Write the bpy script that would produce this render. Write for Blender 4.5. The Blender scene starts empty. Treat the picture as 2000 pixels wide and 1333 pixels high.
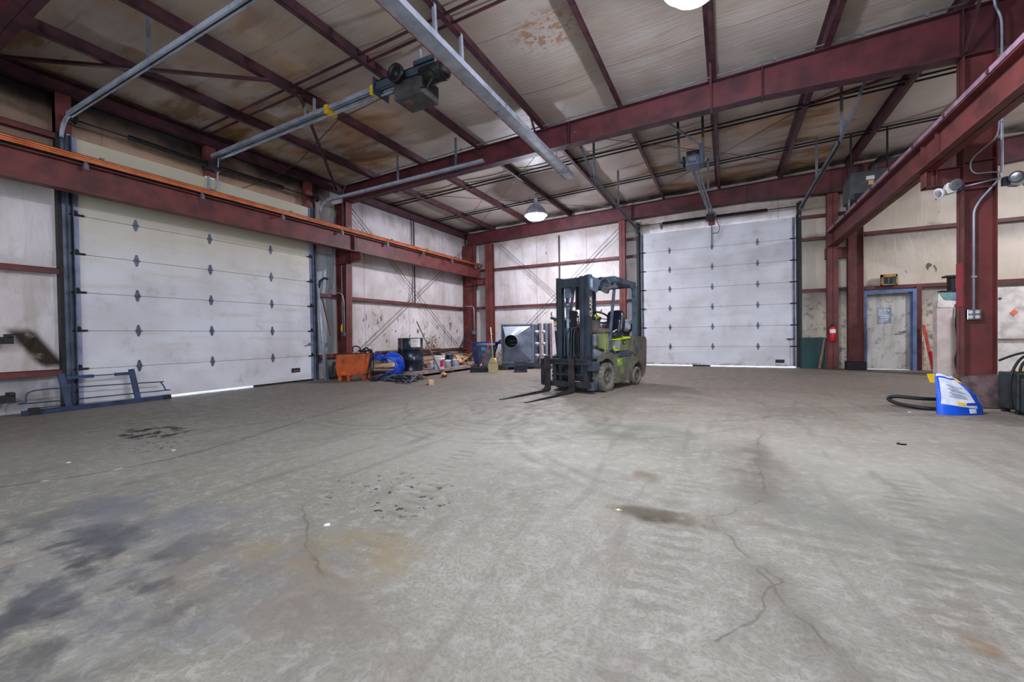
import bpy, math, random
from mathutils import Vector, Matrix, noise as mnoise
random.seed(7)
PI = math.pi
SC = bpy.context.scene
COL = SC.collection

# ------------------------------------------------------------------ camera
H = 1.0489
yaw, pitch, roll = -0.47034718, -0.01381934, -0.01487457
Fv = Vector((math.sin(yaw)*math.cos(pitch), math.cos(yaw)*math.cos(pitch), math.sin(pitch)))
R0 = Vector((math.cos(yaw), -math.sin(yaw), 0.0))
U0 = R0.cross(Fv)
Rv = R0*math.cos(roll) + U0*math.sin(roll)
Uv = U0*math.cos(roll) - R0*math.sin(roll)
cam = bpy.data.cameras.new('camera')
cam.sensor_width = 36.0
cam.lens = 824.45*36/2000
cam.clip_start = 0.05
cam_o = bpy.data.objects.new('camera', cam)
cam_o.matrix_world = Matrix(((Rv.x, Uv.x, -Fv.x, 0), (Rv.y, Uv.y, -Fv.y, 0), (Rv.z, Uv.z, -Fv.z, H), (0, 0, 0, 1)))
COL.objects.link(cam_o)
SC.camera = cam_o

# ------------------------------------------------------------------ light and exposure
SC.view_settings.view_transform = 'Standard'
SC.view_settings.look = 'None'
SC.view_settings.gamma = 1.0
SC.view_settings.use_curve_mapping = False
SC.view_settings.exposure = -0.13
SC.cycles.use_denoising = True
SC.cycles.max_bounces = 7
SC.cycles.diffuse_bounces = 5
SC.cycles.glossy_bounces = 3
SC.cycles.sample_clamp_indirect = 6.0

w = bpy.data.worlds.new('sky')
SC.world = w
w.use_nodes = True
bgn = w.node_tree.nodes['Background']
bgn.inputs[0].default_value = (0.72, 0.84, 1.0, 1)      # overcast daylight, reaches the room through the added opening behind the camera and the door gaps
bgn.inputs[1].default_value = 8.0

LAMP_POWER = 330.0
LAMP_COL = (0.93, 0.93, 1.0)
DAY_COL = (0.80, 0.88, 1.0)

def area_light(name, loc, rot, sx, sy, power, col):
    l = bpy.data.lights.new(name, 'AREA')
    l.shape = 'RECTANGLE'; l.size = sx; l.size_y = sy
    l.energy = power; l.color = col
    o = bpy.data.objects.new(name, l)
    o.location = loc; o.rotation_euler = rot
    COL.objects.link(o)
    return o
# added area light: fill from behind, standing for daylight at an assumed open door
area_light('rear_daylight_fill', (-1.0, -5.9, 2.15), (PI/2, 0, 0), 8.4, 4.1, 140.0, DAY_COL)

# ------------------------------------------------------------------ mesh helpers
class MB:
    def __init__(s):
        s.v = []; s.f = []; s.sm = []
    def add(s, vs, fs, smooth=False):
        b = len(s.v)
        s.v += [tuple(v) for v in vs]
        for f in fs:
            s.f.append([b+i for i in f]); s.sm.append(smooth)
        return s
    def hexa(s, p):   # p: 4 bottom (ccw seen from above), 4 top
        return s.add(p, [(3,2,1,0), (4,5,6,7), (0,1,5,4), (1,2,6,5), (2,3,7,6), (3,0,4,7)])
    def box(s, x0, x1, y0, y1, z0, z1):
        return s.hexa([(x0,y0,z0),(x1,y0,z0),(x1,y1,z0),(x0,y1,z0),(x0,y0,z1),(x1,y0,z1),(x1,y1,z1),(x0,y1,z1)])
    def obox(s, c, size, rot=(0,0,0)):
        from mathutils import Euler
        m = Euler(rot).to_matrix(); c = Vector(c)
        hx, hy, hz = size[0]/2, size[1]/2, size[2]/2
        return s.hexa([c + m@Vector(q) for q in ((-hx,-hy,-hz),(hx,-hy,-hz),(hx,hy,-hz),(-hx,hy,-hz),(-hx,-hy,hz),(hx,-hy,hz),(hx,hy,hz),(-hx,hy,hz))])
    def bar(s, p, q, w, h, up=(0,0,1)):
        p = Vector(p); q = Vector(q); d = (q-p).normalized(); up = Vector(up)
        if abs(d.dot(up)) > .98: up = Vector((0,1,0)) if abs(d.y) < .9 else Vector((1,0,0))
        a = d.cross(up).normalized()*w/2; b = a.cross(d).normalized()*h/2
        return s.hexa([p-a-b, p+a-b, q+a-b, q-a-b, p-a+b, p+a+b, q+a+b, q-a+b])
    def tube(s, pts, r, n=8, caps=True, closed=False):
        pts = [Vector(p) for p in pts]; m = len(pts)
        rs = r if isinstance(r, (list, tuple)) else [r]*m
        vs = []; up = None
        for i, p in enumerate(pts):
            if closed: d = pts[(i+1) % m]-pts[i-1]
            else: d = pts[min(i+1, m-1)]-pts[max(i-1, 0)]
            d.normalize()
            if up is None:
                up = Vector((0,0,1)) if abs(d.z) < .9 else Vector((1,0,0))
            a = d.cross(up)
            if a.length < 1e-4: a = d.cross(Vector((0,1,0)))
            a.normalize(); up = a.cross(d).normalized()
            for k in range(n):
                t = 2*PI*k/n
                vs.append(p + (a*math.cos(t) + up*math.sin(t))*rs[i])
        fs = []
        rng = m if closed else m-1
        for i in range(rng):
            j = (i+1) % m
            for k in range(n):
                l = (k+1) % n
                fs.append((i*n+k, i*n+l, j*n+l, j*n+k))
        s.add(vs, fs, True)
        if caps and not closed:
            b = len(s.v)-len(vs)
            s.f.append([b+k for k in range(n)][::-1]); s.sm.append(False)
            s.f.append([b+(m-1)*n+k for k in range(n)]); s.sm.append(False)
        return s
    def cyl(s, p, q, r, r2=None, n=20):
        return s.tube([p, q], [r, r if r2 is None else r2], n)
    def lathe(s, prof, c=(0,0,0), axis='z', n=28, smooth=True):
        vs = []; fs = []
        for (r, z) in prof:
            for k in range(n):
                t = 2*PI*k/n; a, b = r*math.cos(t), r*math.sin(t)
                v = (a, b, z) if axis == 'z' else ((z, a, b) if axis == 'x' else (b, z, a))
                vs.append((v[0]+c[0], v[1]+c[1], v[2]+c[2]))
        for i in range(len(prof)-1):
            for k in range(n):
                l = (k+1) % n
                fs.append((i*n+k, i*n+l, (i+1)*n+l, (i+1)*n+k))
        return s.add(vs, fs, smooth)
    def prism(s, poly, axis, lo, hi):   # poly in the plane normal to axis
        n = len(poly)
        def P(u, v, t): return (t,u,v) if axis == 'x' else ((u,t,v) if axis == 'y' else (u,v,t))
        vs = [P(u,v,lo) for u,v in poly] + [P(u,v,hi) for u,v in poly]
        fs = [list(range(n))[::-1], list(range(n, 2*n))] + [(i, (i+1) % n, n+(i+1) % n, n+i) for i in range(n)]
        return s.add(vs, fs)
    def grid(s, fn, nu, nv, smooth=True):
        vs = [fn(i/nu, j/nv) for i in range(nu+1) for j in range(nv+1)]
        fs = [(i*(nv+1)+j, (i+1)*(nv+1)+j, (i+1)*(nv+1)+j+1, i*(nv+1)+j+1) for i in range(nu) for j in range(nv)]
        return s.add(vs, fs, smooth)
    def rot(s, m, c=(0,0,0)):    # transform everything so far
        c = Vector(c); s.v = [tuple(m@Vector(v)+c) for v in s.v]; return s
    def ball(s, c, r, sz=(1,1,1), n=12, m=8):
        prof = [(max(1e-4, math.sin(PI*i/m))*r, -math.cos(PI*i/m)*r) for i in range(m+1)]
        vs = []; fs = []
        for (a, z) in prof:
            for k in range(n):
                t = 2*PI*k/n; vs.append((c[0]+a*math.cos(t)*sz[0], c[1]+a*math.sin(t)*sz[1], c[2]+z*sz[2]))
        for i in range(m):
            for k in range(n):
                l = (k+1) % n; fs.append((i*n+k, i*n+l, (i+1)*n+l, (i+1)*n+k))
        return s.add(vs, fs, True)

def catmull(P, n=6):
    P = [Vector(p) for p in P]; out = []
    for a in range(len(P)-1):
        for s in range(n):
            u = s/n; p0 = P[max(a-1,0)]; p1 = P[a]; p2 = P[a+1]; p3 = P[min(a+2,len(P)-1)]
            out.append(.5*((2*p1)+(p2-p0)*u+(2*p0-5*p1+4*p2-p3)*u*u+(3*p1-p0-3*p2+p3)*u**3))
    out.append(P[-1]); return out
def inv_parent(parent):
    m = Matrix.Identity(4); o = parent; chain = []
    while o is not None:
        chain.append(o); o = o.parent
    for o in reversed(chain): m = m @ o.matrix_basis
    return m

def make(name, mb, mat, parent=None, world=True, bevel=0.0, loc=None, solid=0.0):
    """one mesh object. world=True: mb is in world coordinates."""
    me = bpy.data.meshes.new(name)
    vs = mb.v
    o = bpy.data.objects.new(name, me)
    if parent is not None:
        o.parent = parent
        if world:
            inv = inv_parent(parent).inverted(); vs = [tuple(inv@Vector(v)) for v in vs]
    elif loc is not None:
        L = Vector(loc); vs = [tuple(Vector(v)-L) for v in vs]; o.location = L
    me.from_pydata(vs, [], mb.f)
    me.polygons.foreach_set('use_smooth', mb.sm)
    me.update()
    import bmesh
    bm = bmesh.new(); bm.from_mesh(me); bmesh.ops.recalc_face_normals(bm, faces=bm.faces); bm.to_mesh(me); bm.free()
    me.materials.append(mat)
    if bevel:
        b = o.modifiers.new('edge', 'BEVEL'); b.width = bevel; b.segments = 2; b.limit_method = 'ANGLE'; b.angle_limit = .6
    if solid:
        b = o.modifiers.new('thick', 'SOLIDIFY'); b.thickness = solid
    COL.objects.link(o)
    return o

def tag(o, label, cat, group=None):
    o['label'] = label; o['category'] = cat
    if group: o['group'] = group
    return o
def solo(name, mb, mat, label, cat, group=None, bevel=0.0):
    xs = [v[0] for v in mb.v]; ys = [v[1] for v in mb.v]; zs = [v[2] for v in mb.v]
    o = make(name, mb, mat, None, bevel=bevel, loc=((min(xs)+max(xs))/2, (min(ys)+max(ys))/2, min(zs)))
    return tag(o, label, cat, group)
def struct(name, mb, mat, parent=None, bevel=0.0):
    o = make(name, mb, mat, parent, bevel=bevel)
    if parent is None: o['kind'] = 'structure'
    return o
def thing(name, label, cat, loc=(0,0,0), rz=0, group=None, kind=None):
    o = bpy.data.objects.new(name, None); o.empty_display_size = .1
    o.location = loc; o.rotation_euler = (0,0,rz)
    COL.objects.link(o)
    if kind: o['kind'] = kind
    else: tag(o, label, cat, group)
    # matrix_basis follows location and rotation
    return o
def copy_tree(o, parent=None):
    c = o.copy(); COL.objects.link(c); c.parent = parent
    for ch in list(o.children): copy_tree(ch, c)
    return c

# ------------------------------------------------------------------ materials
def lin(c):
    return tuple(((x/255)/12.92 if x/255 <= .04045 else ((x/255+.055)/1.055)**2.4) for x in c)
class NT:
    def __init__(s, name):
        s.m = bpy.data.materials.new(name); s.m.use_nodes = True
        s.t = s.m.node_tree; s.b = s.t.nodes['Principled BSDF']; s._o = None
    def n(s, k): return s.t.nodes.new(k)
    def l(s, a, b): s.t.links.new(a, b)
    def set(s, sock, v):
        if isinstance(v, bpy.types.NodeSocket): s.l(v, sock)
        elif isinstance(v, (tuple, list)) and len(v) == 3 and sock.type == 'RGBA': sock.default_value = (*v, 1)
        else: sock.default_value = v
    @property
    def P(s):
        if s._o is None: s._o = s.n('ShaderNodeTexCoord').outputs['Object']
        return s._o
    def vec(s, v, sc=(1,1,1), off=(0,0,0)):
        m = s.n('ShaderNodeMapping'); s.l(v, m.inputs[0]); m.inputs['Scale'].default_value = sc; m.inputs['Location'].default_value = off
        return m.outputs[0]
    def noise(s, scale, detail=4, v=None, rough=.55, dist=0.0):
        n = s.n('ShaderNodeTexNoise'); s.l(v if v is not None else s.P, n.inputs['Vector'])
        n.inputs['Scale'].default_value = scale; n.inputs['Detail'].default_value = detail; n.inputs['Roughness'].default_value = rough
        n.inputs['Distortion'].default_value = dist
        return n.outputs['Fac']
    def math(s, op, a, b=None, c=None):
        n = s.n('ShaderNodeMath'); n.operation = op; s.set(n.inputs[0], a)
        if b is not None: s.set(n.inputs[1], b)
        if c is not None: s.set(n.inputs[2], c)
        return n.outputs[0]
    def rng(s, f, a, b, lo=0.0, hi=1.0):
        n = s.n('ShaderNodeMapRange'); n.interpolation_type = 'SMOOTHSTEP'; s.set(n.inputs[0], f)
        n.inputs[1].default_value = a; n.inputs[2].default_value = b; n.inputs[3].default_value = lo; n.inputs[4].default_value = hi
        return n.outputs[0]
    def mix(s, f, a, b):
        n = s.n('ShaderNodeMix'); n.data_type = 'RGBA'; s.set(n.inputs[0], f); s.set(n.inputs[6], a); s.set(n.inputs[7], b)
        return n.outputs[2]
    def xyz(s, v=None):
        n = s.n('ShaderNodeSeparateXYZ'); s.l(v if v is not None else s.P, n.inputs[0]); return n.outputs
    def seg(s, a, b, v=None):      # distance in the XY plane from a segment
        v = v if v is not None else s.P
        def vm(op, p, q):
            n = s.n('ShaderNodeVectorMath'); n.operation = op; s.set(n.inputs[0], p)
            if op == 'SCALE': s.set(n.inputs['Scale'], q)
            else: s.set(n.inputs[1], q)
            return n
        ba = (b[0]-a[0], b[1]-a[1], 0.0); L = ba[0]**2+ba[1]**2
        pa = vm('SUBTRACT', v, (a[0], a[1], 0.0)).outputs[0]
        h = vm('DOT_PRODUCT', pa, ba).outputs['Value']
        cl = s.n('ShaderNodeClamp'); s.l(s.math('DIVIDE', h, L), cl.inputs[0])
        sc = s.n('ShaderNodeVectorMath'); sc.operation = 'SCALE'; sc.inputs[0].default_value = ba; s.l(cl.outputs[0], sc.inputs['Scale'])
        return vm('LENGTH', vm('SUBTRACT', pa, sc.outputs[0]).outputs[0], (0,0,0)).outputs['Value']
    def blob(s, c, r, v=None, soft=.5):    # ellipse mask in XY, centre c, radii r
        v = s.vec(v if v is not None else s.P, (1/r[0], 1/r[1], 0.0), (-c[0]/r[0], -c[1]/r[1], 0.0))
        n = s.n('ShaderNodeVectorMath'); n.operation = 'LENGTH'; s.l(v, n.inputs[0])
        return s.rng(n.outputs['Value'], 1-soft, 1+soft*.6, 1.0, 0.0)
    def bump(s, h, strength=.3, dist=.01):
        n = s.n('ShaderNodeBump'); s.set(n.inputs['Height'], h); n.inputs['Strength'].default_value = strength; n.inputs['Distance'].default_value = dist
        s.l(n.outputs[0], s.b.inputs['Normal'])
    def out(s, col, rough=.7, metal=0.0, spec=.4):
        s.set(s.b.inputs['Base Color'], col); s.set(s.b.inputs['Roughness'], rough); s.set(s.b.inputs['Metallic'], metal)
        s.b.inputs['Specular IOR Level'].default_value = spec
        return s.m

def mat(name, c, c2=None, scale=6, rough=.6, metal=0.0, bump=0.0, lo=.35, hi=.7, stretch=(1,1,1), spec=.4):
    t = NT(name)
    c = lin(c)
    c2 = lin(c2) if c2 else tuple(x*.6 for x in c)
    f = t.rng(t.noise(scale, 6, t.vec(t.P, stretch)), lo, hi)
    if bump: t.bump(t.noise(scale*5, 3), bump, .004)
    return t.out(t.mix(f, c, c2), rough, metal, spec)
def emit(name, col, k):
    t = NT(name); t.out((0,0,0), .5)
    t.b.inputs['Emission Color'].default_value = (*col, 1); t.b.inputs['Emission Strength'].default_value = k
    return t.m

M_red = mat('red_oxide_steel', (108,50,47), (74,33,32), 3, .55, bump=.15)
M_red_shaded = mat('red_oxide_steel_shaded', (88,38,41), (60,25,30), 3, .55, bump=.15)  # the red steel darkened, weaker light on the roof beams put into the colour
M_purlin = mat('purlin_red_steel', (78,42,50), (48,26,34), 4, .55)
M_galv = mat('galvanised_steel', (160,166,178), (128,134,146), 5, .45, .15)
M_galvd = mat('dull_galvanised', (108,114,124), (84,90,98), 6, .5, .15)
M_blk = mat('black_painted_metal', (26,27,30), (14,14,16), 8, .5)
M_grease = mat('greasy_spring_steel', (34,30,30), (14,12,12), 16, .6)
M_track = mat('door_track_blue_grey', (88,96,112), (56,62,76), 4, .45, .1)
M_stile = mat('zinc_stile', (150,158,186), (120,130,158), 4, .45, .1)
M_hinge = mat('hinge_zinc', (104,112,130), (52,56,66), 40, .45, .3)
M_orange = mat('orange_conductor', (214,116,66), (186,88,44), 5, .4)
M_cable = mat('steel_cable', (96,88,88), (60,54,54), 10, .5, .5)
M_duct = mat('blue_grey_machine_paint', (112,118,132), (80,88,104), 3, .42)
M_ductb = mat('machine_frame_blue', (66,78,94), (42,50,64), 4, .5)
M_rust = mat('rusty_steel', (120,78,70), (86,52,46), 9, .7)
M_mast = mat('mast_dark_blue_grey', (44,52,62), (26,32,40), 4, .5)
M_fork = mat('worn_fork_steel', (62,56,58), (34,30,32), 7, .55, .4)
M_tire = mat('dusty_grey_rubber', (112,108,98), (78,76,70), 8, .9)
M_rim = mat('dusty_rim', (104,102,94), (70,68,62), 12, .8)
M_body = mat('dirty_green_chassis', (102,104,86), (76,72,66), 5, .8, lo=.3, hi=.65, bump=.2)
M_greenp = mat('worn_green_panel', (128,142,76), (104,104,76), 5, .7, lo=.3, hi=.75)
M_lime = mat('lime_green_paint', (170,208,20), (120,140,40), 6, .5, lo=.5, hi=.8)
M_seat = mat('navy_black_vinyl', (22,26,44), (12,14,26), 3, .28, spec=.6)
M_white = mat('white_plastic', (218,218,224), (180,180,190), 5, .5)
M_offw = mat('dirty_white_board', (206,200,194), (164,154,146), 4, .7)
M_pinkw = mat('beige_pink_panel', (196,182,176), (170,154,148), 3, .7)
M_blue = mat('bright_blue_hose', (30,84,214), (16,50,150), 7, .4)
M_dblue = mat('dark_blue_plastic', (20,34,104), (12,20,64), 5, .5)
M_navy = mat('navy_crate_plastic', (28,38,66), (16,22,40), 5, .5)
M_greyp = mat('grey_plastic_bin', (92,104,116), (64,74,84), 5, .6)
M_drum = mat('black_gloss_drum', (24,34,52), (14,20,32), 4, .28, spec=.6)
M_oranget = mat('orange_tank_paint', (184,80,22), (120,56,34), 4, .6, lo=.38, hi=.68)
M_wood = mat('raw_wood', (196,150,104), (140,98,62), 7, .8, stretch=(1,5,5))
M_woodd = mat('weathered_wood', (128,106,90), (84,66,56), 8, .85, stretch=(1,5,5))
M_plank = mat('plank_grey_pink', (142,122,116), (104,86,80), 6, .85)
M_handle = mat('pale_wood_handle', (214,178,132), (184,146,102), 9, .6)
M_straw = mat('broom_straw', (184,170,126), (136,122,86), 60, .9, stretch=(6,6,.5))
M_bristle = mat('dark_bristles', (42,46,52), (20,22,26), 60, .9, stretch=(6,6,.5))
M_redp = mat('red_plastic', (200,24,34), (150,16,24), 4, .45)
M_rack = mat('rack_blue_paint', (40,60,92), (22,34,56), 5, .5)
M_rubber = mat('black_rubber', (22,24,28), (12,12,14), 6, .6)
M_yel = mat('yellow_paint', (232,186,20), (190,140,10), 6, .6)
M_bagb = mat('bag_blue', (20,88,216), (12,66,180), 3, .45)
M_bagw = mat('bag_white', (222,226,238), (190,196,214), 9, .5, bump=.2)
M_bagy = mat('bag_yellow', (240,196,10), (220,170,10), 3, .5)
M_textg = mat('print_grey', (120,130,160), (100,108,140), 5, .6)
M_bluef = mat('blue_door_frame', (96,116,154), (66,84,118), 4, .5)
M_green = mat('dark_green_sheet', (22,72,70), (12,44,46), 3, .5, stretch=(3,3,.5))
M_curb = mat('curb_concrete', (120,118,114), (80,76,74), 4, .9)
M_soot = mat('dusty_concrete_pier', (104,84,84), (66,52,54), 9, .9, bump=.4)
M_paper = mat('paper_label', (214,214,210), (190,190,186), 5, .7)
M_blueg = mat('blue_painted_top', (60,110,150), (110,140,110), 3, .6, lo=.35, hi=.6)
M_chrome = mat('bright_metal', (200,204,210), (150,154,160), 9, .25, .9)
M_door3 = None
M_lens = emit('lamp_lens_glow', (0.92, 0.93, 1.0), 60.0)
M_reflector = mat('lamp_housing', (184,184,204), (150,150,172), 6, .4)

# --- floor
t = NT('worn_concrete_floor')
X, Y, Z = t.xyz()
wob = t.n('ShaderNodeVectorMath'); wob.operation = 'MULTIPLY_ADD'
nz = t.n('ShaderNodeTexNoise'); t.l(t.P, nz.inputs['Vector']); nz.inputs['Scale'].default_value = 3.0; nz.inputs['Detail'].default_value = 5
t.l(nz.outputs['Color'], wob.inputs[0]); wob.inputs[1].default_value = (.22,.22,0); 
wsub = t.n('ShaderNodeVectorMath'); wsub.operation = 'SUBTRACT'; wsub.inputs[1].default_value = (.11,.11,0)
t.l(t.P, wob.inputs[2]); t.l(wob.outputs[0], wsub.inputs[0]); WP = wsub.outputs[0]
base = t.mix(t.rng(t.noise(.45, 5), .35, .65), lin((140,138,128)), lin((120,118,108)))
base = t.mix(t.math('MULTIPLY', t.rng(t.noise(1.6, 5, dist=1.2), .5, .72), .55), base, lin((118,110,99)))       # brownish traffic film
far = t.rng(Y, 3.0, 9.5)
base = t.mix(t.math('MULTIPLY', far, .78), base, lin((110,95,84)))                                             # tracked-in dirt towards the walls
lf = t.rng(X, -3.5, -7.5)
base = t.mix(t.math('MULTIPLY', lf, .6), base, lin((96,86,79)))
near = t.rng(Y, 4.5, 1.8)
fl = t.rng(t.noise(58, 6, WP, .75), .46, .57)                                                                     # flaky mottled surface skin
base = t.mix(t.math('MULTIPLY', t.math('MULTIPLY', fl, near), .48), base, lin((98,94,85)))
fl2 = t.rng(t.noise(13, 7, WP, .78), .50, .60)
base = t.mix(t.math('MULTIPLY', fl2, .42), base, lin((156,154,147)))
st = t.rng(t.noise(2.2, 6, t.vec(t.P, (2.2,.35,1)), .6, .6), .52, .68)                                            # drag marks along the bay
base = t.mix(t.math('MULTIPLY', st, .55), base, lin((106,101,94)))
sx = t.rng(t.noise(2.0, 6, t.vec(t.P, (.5,2.4,1)), .6, .6), .55, .7)
base = t.mix(t.math('MULTIPLY', t.math('MULTIPLY', sx, far), .4), base, lin((88,79,72)))
def tread(cx, x0, y0, y1, wdt, base):
    # one tyre print: chevron lugs across a band
    band = t.rng(t.math('ABSOLUTE', t.math('SUBTRACT', t.math('SUBTRACT', X, cx), t.math('MULTIPLY', Y, x0))), wdt, wdt*.8)
    yy = t.math('MULTIPLY', t.rng(Y, y0, y0+.4), t.rng(Y, y1+.5, y1))
    lug = t.rng(t.math('SINE', t.math('ADD', t.math('MULTIPLY', Y, 62.0), t.math('MULTIPLY', t.noise(5, 3), 9.0))), -.1, .5)
    k = t.math('MULTIPLY', t.math('MULTIPLY', band, yy), t.math('MULTIPLY', lug, t.rng(t.noise(3, 3), .35, .55)))
    return t.mix(t.math('MULTIPLY', k, .40), base, lin((98,93,85)))
base = tread(-.28, .02, .8, 3.0, .13, base)
base = tread(.30, .20, 1.0, 3.6, .12, base)
base = tread(-1.15, -.30, .8, 3.2, .12, base)
base = tread(.95, .35, 1.2, 4.2, .12, base)
def arc(c, r, wd, k, base, col=(92,80,71)):
    v = t.vec(t.P, (1,1,0), (-c[0],-c[1],0)); n = t.n('ShaderNodeVectorMath'); n.operation = 'LENGTH'; t.l(v, n.inputs[0])
    d = t.math('ABSOLUTE', t.math('SUBTRACT', n.outputs['Value'], r))
    f = t.math('MULTIPLY', t.rng(d, wd, wd*.4), t.rng(t.noise(2.2, 4), .4, .56))
    return t.mix(t.math('MULTIPLY', f, k), base, lin(col))
for (c, r) in (((-2.6,4.9),.62),((-2.6,4.9),.80),((-2.6,4.9),1.30),((-2.6,4.9),1.46),((-4.1,4.6),1.0),((-4.1,4.6),1.16),((-2.2,6.6),2.7),((-1.2,7.3),2.1),((.6,5.6),3.0),((.6,5.6),3.16)):
    base = arc(c, r, .05, .28, base)
# stains with places of their own
def stain(c, r, col, k, base, sc=3.0, v=None, a=.4, b=.6):
    f = t.math('MULTIPLY', t.blob(c, r, WP, .6), t.rng(t.noise(sc, 5), a, b))
    return t.mix(t.math('MULTIPLY', f, k), base, lin(col))
base = stain((-2.75,.72), (1.1,.60), (46,47,54), .85, base, 3.5, a=.42, b=.6)
base = stain((-2.35,1.05), (1.2,.55), (96,97,102), .5, base, 2.5, a=.38, b=.6)
base = stain((-3.3,1.25), (.9,.35), (88,90,98), .6, base, 3, a=.4, b=.6)
base = stain((-1.62,1.47), (.34,.24), (122,108,80), .7, base, 4, a=.3, b=.6)
base = stain((-1.95,1.28), (.22,.12), (122,108,80), .55, base, 4, a=.3, b=.6)
base = stain((-.41,2.52), (.20,.10), (52,42,30), .95, base, 8, a=.2, b=.5)
base = stain((-.30,2.50), (.34,.13), (90,79,63), .7, base, 6, a=.3, b=.6)
base = stain((-.52,3.15), (.10,.13), (104,90,70), .7, base, 7, a=.3, b=.55)
base = stain((.75,1.95), (.05,.05), (110,86,60), .8, base, 9, a=.2, b=.5)
base = stain((.95,3.0), (1.0,.45), (98,99,91), .6, base, 2, a=.35, b=.6)
base = stain((.18,3.7), (.25,.9), (92,87,80), .6, base, 3, a=.35, b=.6)
base = stain((-1.2,4.6), (1.1,.55), (92,96,86), .6, base, 2, a=.35, b=.6)
base = stain((-1.6,1.1), (1.0,.22), (106,97,88), .6, base, 3, a=.35, b=.6)
drip = t.rng(t.noise(7, 3, t.vec(t.P, (1,1,1), (3,1,0))), .50, .54)
base = t.mix(t.math('MULTIPLY', t.math('MULTIPLY', t.blob((-5.85,2.42), (.50,.30), WP, .3), drip), .97), base, lin((26,22,24)))
drip2 = t.rng(t.noise(15, 2), .62, .65)
base = t.mix(t.math('MULTIPLY', t.math('MULTIPLY', t.blob((-2.05,2.15), (.55,.40), WP, .3), drip2), .9), base, lin((46,38,34)))
base = t.mix(t.math('MULTIPLY', t.math('MULTIPLY', t.blob((-5.1,2.15), (.5,.3), WP, .3), drip2), .9), base, lin((30,26,28)))
# expansion joint and cracks
cr = None
pts = [((-8.8,1.75),(-4.95,1.02)), ((-5.3,1.40),(-4.55,2.75)), ((-.02,1.55),(.20,2.05)), ((.20,2.05),(.05,2.28)), ((.05,2.28),(-.08,2.62)), ((-.08,2.62),(.22,3.05)), ((.22,3.05),(.20,3.9)), ((.20,3.9),(.32,5.0)),
       ((.36,1.55),(.12,2.12)), ((.45,1.2),(.36,1.55)), ((-2.4,1.75),(-1.9,1.42)), ((-1.9,1.42),(-1.62,1.30))]
pts = pts[2:]
for a, b in pts:
    d = t.seg(a, b, WP)
    cr = d if cr is None else t.math('MINIMUM', cr, d)
crack = t.math('MULTIPLY', t.rng(cr, .010, .001), t.rng(t.noise(4, 3), .38, .55))
base = t.mix(t.math('MULTIPLY', crack, .55), base, lin((78,70,60)))
jp = [(-4.98,.55),(-4.50,1.40),(-4.37,1.95),(-4.55,2.7),(-4.85,3.6),(-5.2,4.9)]
jd = None
wv = t.vec(WP, (1,1,1))
for a, b in zip(jp[:-1], jp[1:]):
    d = t.seg(a, b)
    jd = d if jd is None else t.math('MINIMUM', jd, d)
base = t.mix(t.math('MULTIPLY', t.rng(jd, .018, .004), .8), base, lin((74,64,54)))
base = t.mix(t.math('MULTIPLY', t.math('MULTIPLY', t.rng(jd, .02, .006), t.rng(t.noise(6, 3), .60, .66)), .9), base, lin((190,188,184)))
shade = t.math('MINIMUM', t.seg((.40,1.35),(.14,2.10), WP), t.seg((.20,3.05),(.22,4.2), WP))
base = t.mix(t.math('MULTIPLY', t.rng(shade, .16, .0), .35), base, lin((84,78,70)))
soft = t.math('MULTIPLY', t.rng(cr, .10, .0), .22)
base = t.mix(soft, base, lin((90,83,75)))
hgt = t.math('ADD', t.math('MULTIPLY', t.noise(42, 5, WP, .7), .5), t.math('MULTIPLY', crack, -1.0))
t.bump(hgt, .35, .006)
M_floor = t.out(base, t.rng(t.noise(5, 4), .3, .7, .55, .85), 0, .3)

# --- vinyl faced insulation on the roof
t = NT('roof_insulation_vinyl')
X, Y, Z = t.xyz()
b0 = t.mix(t.rng(t.noise(.8, 4), .35, .65), lin((186,178,170)), lin((168,158,150)))
rip = t.noise(3.2, 6, t.vec(t.P, (.55,7,1)), .6, .5)
b0 = t.mix(t.math('MULTIPLY', t.rng(rip, .5, .75), .25), b0, lin((140,126,112)))
left = t.math('MULTIPLY', t.rng(X, -3.6, -7.6), t.rng(Y, 8.6, 7.4))
backr = t.math('MULTIPLY', t.rng(Y, 9.2, 10.8), t.math('MULTIPLY', t.rng(X, -2.6, -1.4), t.rng(X, 3.2, 2.0)))
n1 = t.rng(t.noise(.62, 6, t.vec(t.P, (.9,1.3,1), (5,2,0)), .6, .8), .40, .66)
n2 = t.rng(t.noise(2.2, 5, t.vec(t.P, (.35,1.6,1)), .6, .5), .42, .62)
amt = t.math('MULTIPLY', t.math('MAXIMUM', t.math('MAXIMUM', left, t.math('MULTIPLY', backr, 1.0)), .25), t.math('ADD', t.math('MULTIPLY', n1, .7), t.math('MULTIPLY', n2, .3)))
b0 = t.mix(t.math('MULTIPLY', amt, .95), b0, lin((166,120,58)))
b0 = t.mix(t.math('MULTIPLY', t.math('MULTIPLY', t.rng(t.noise(1.6, 6, t.vec(t.P, (.5,1.5,1), (1,8,0))), .50, .64), t.math('MAXIMUM', left, backr)), .75), b0, lin((112,74,30)))
# flaked patch beside the heater
pk = t.math('MULTIPLY', t.blob((-2.25,5.7), (.55,.42), None, .5), t.rng(t.noise(11, 4), .5, .56))
b0 = t.mix(t.math('MULTIPLY', pk, .8), b0, lin((150,112,84)))
pk = t.math('MULTIPLY', t.blob((-.95,4.9), (.5,.35), None, .5), t.rng(t.noise(12, 4), .5, .58))
b0 = t.mix(t.math('MULTIPLY', pk, .6), b0, lin((140,112,100)))
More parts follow.
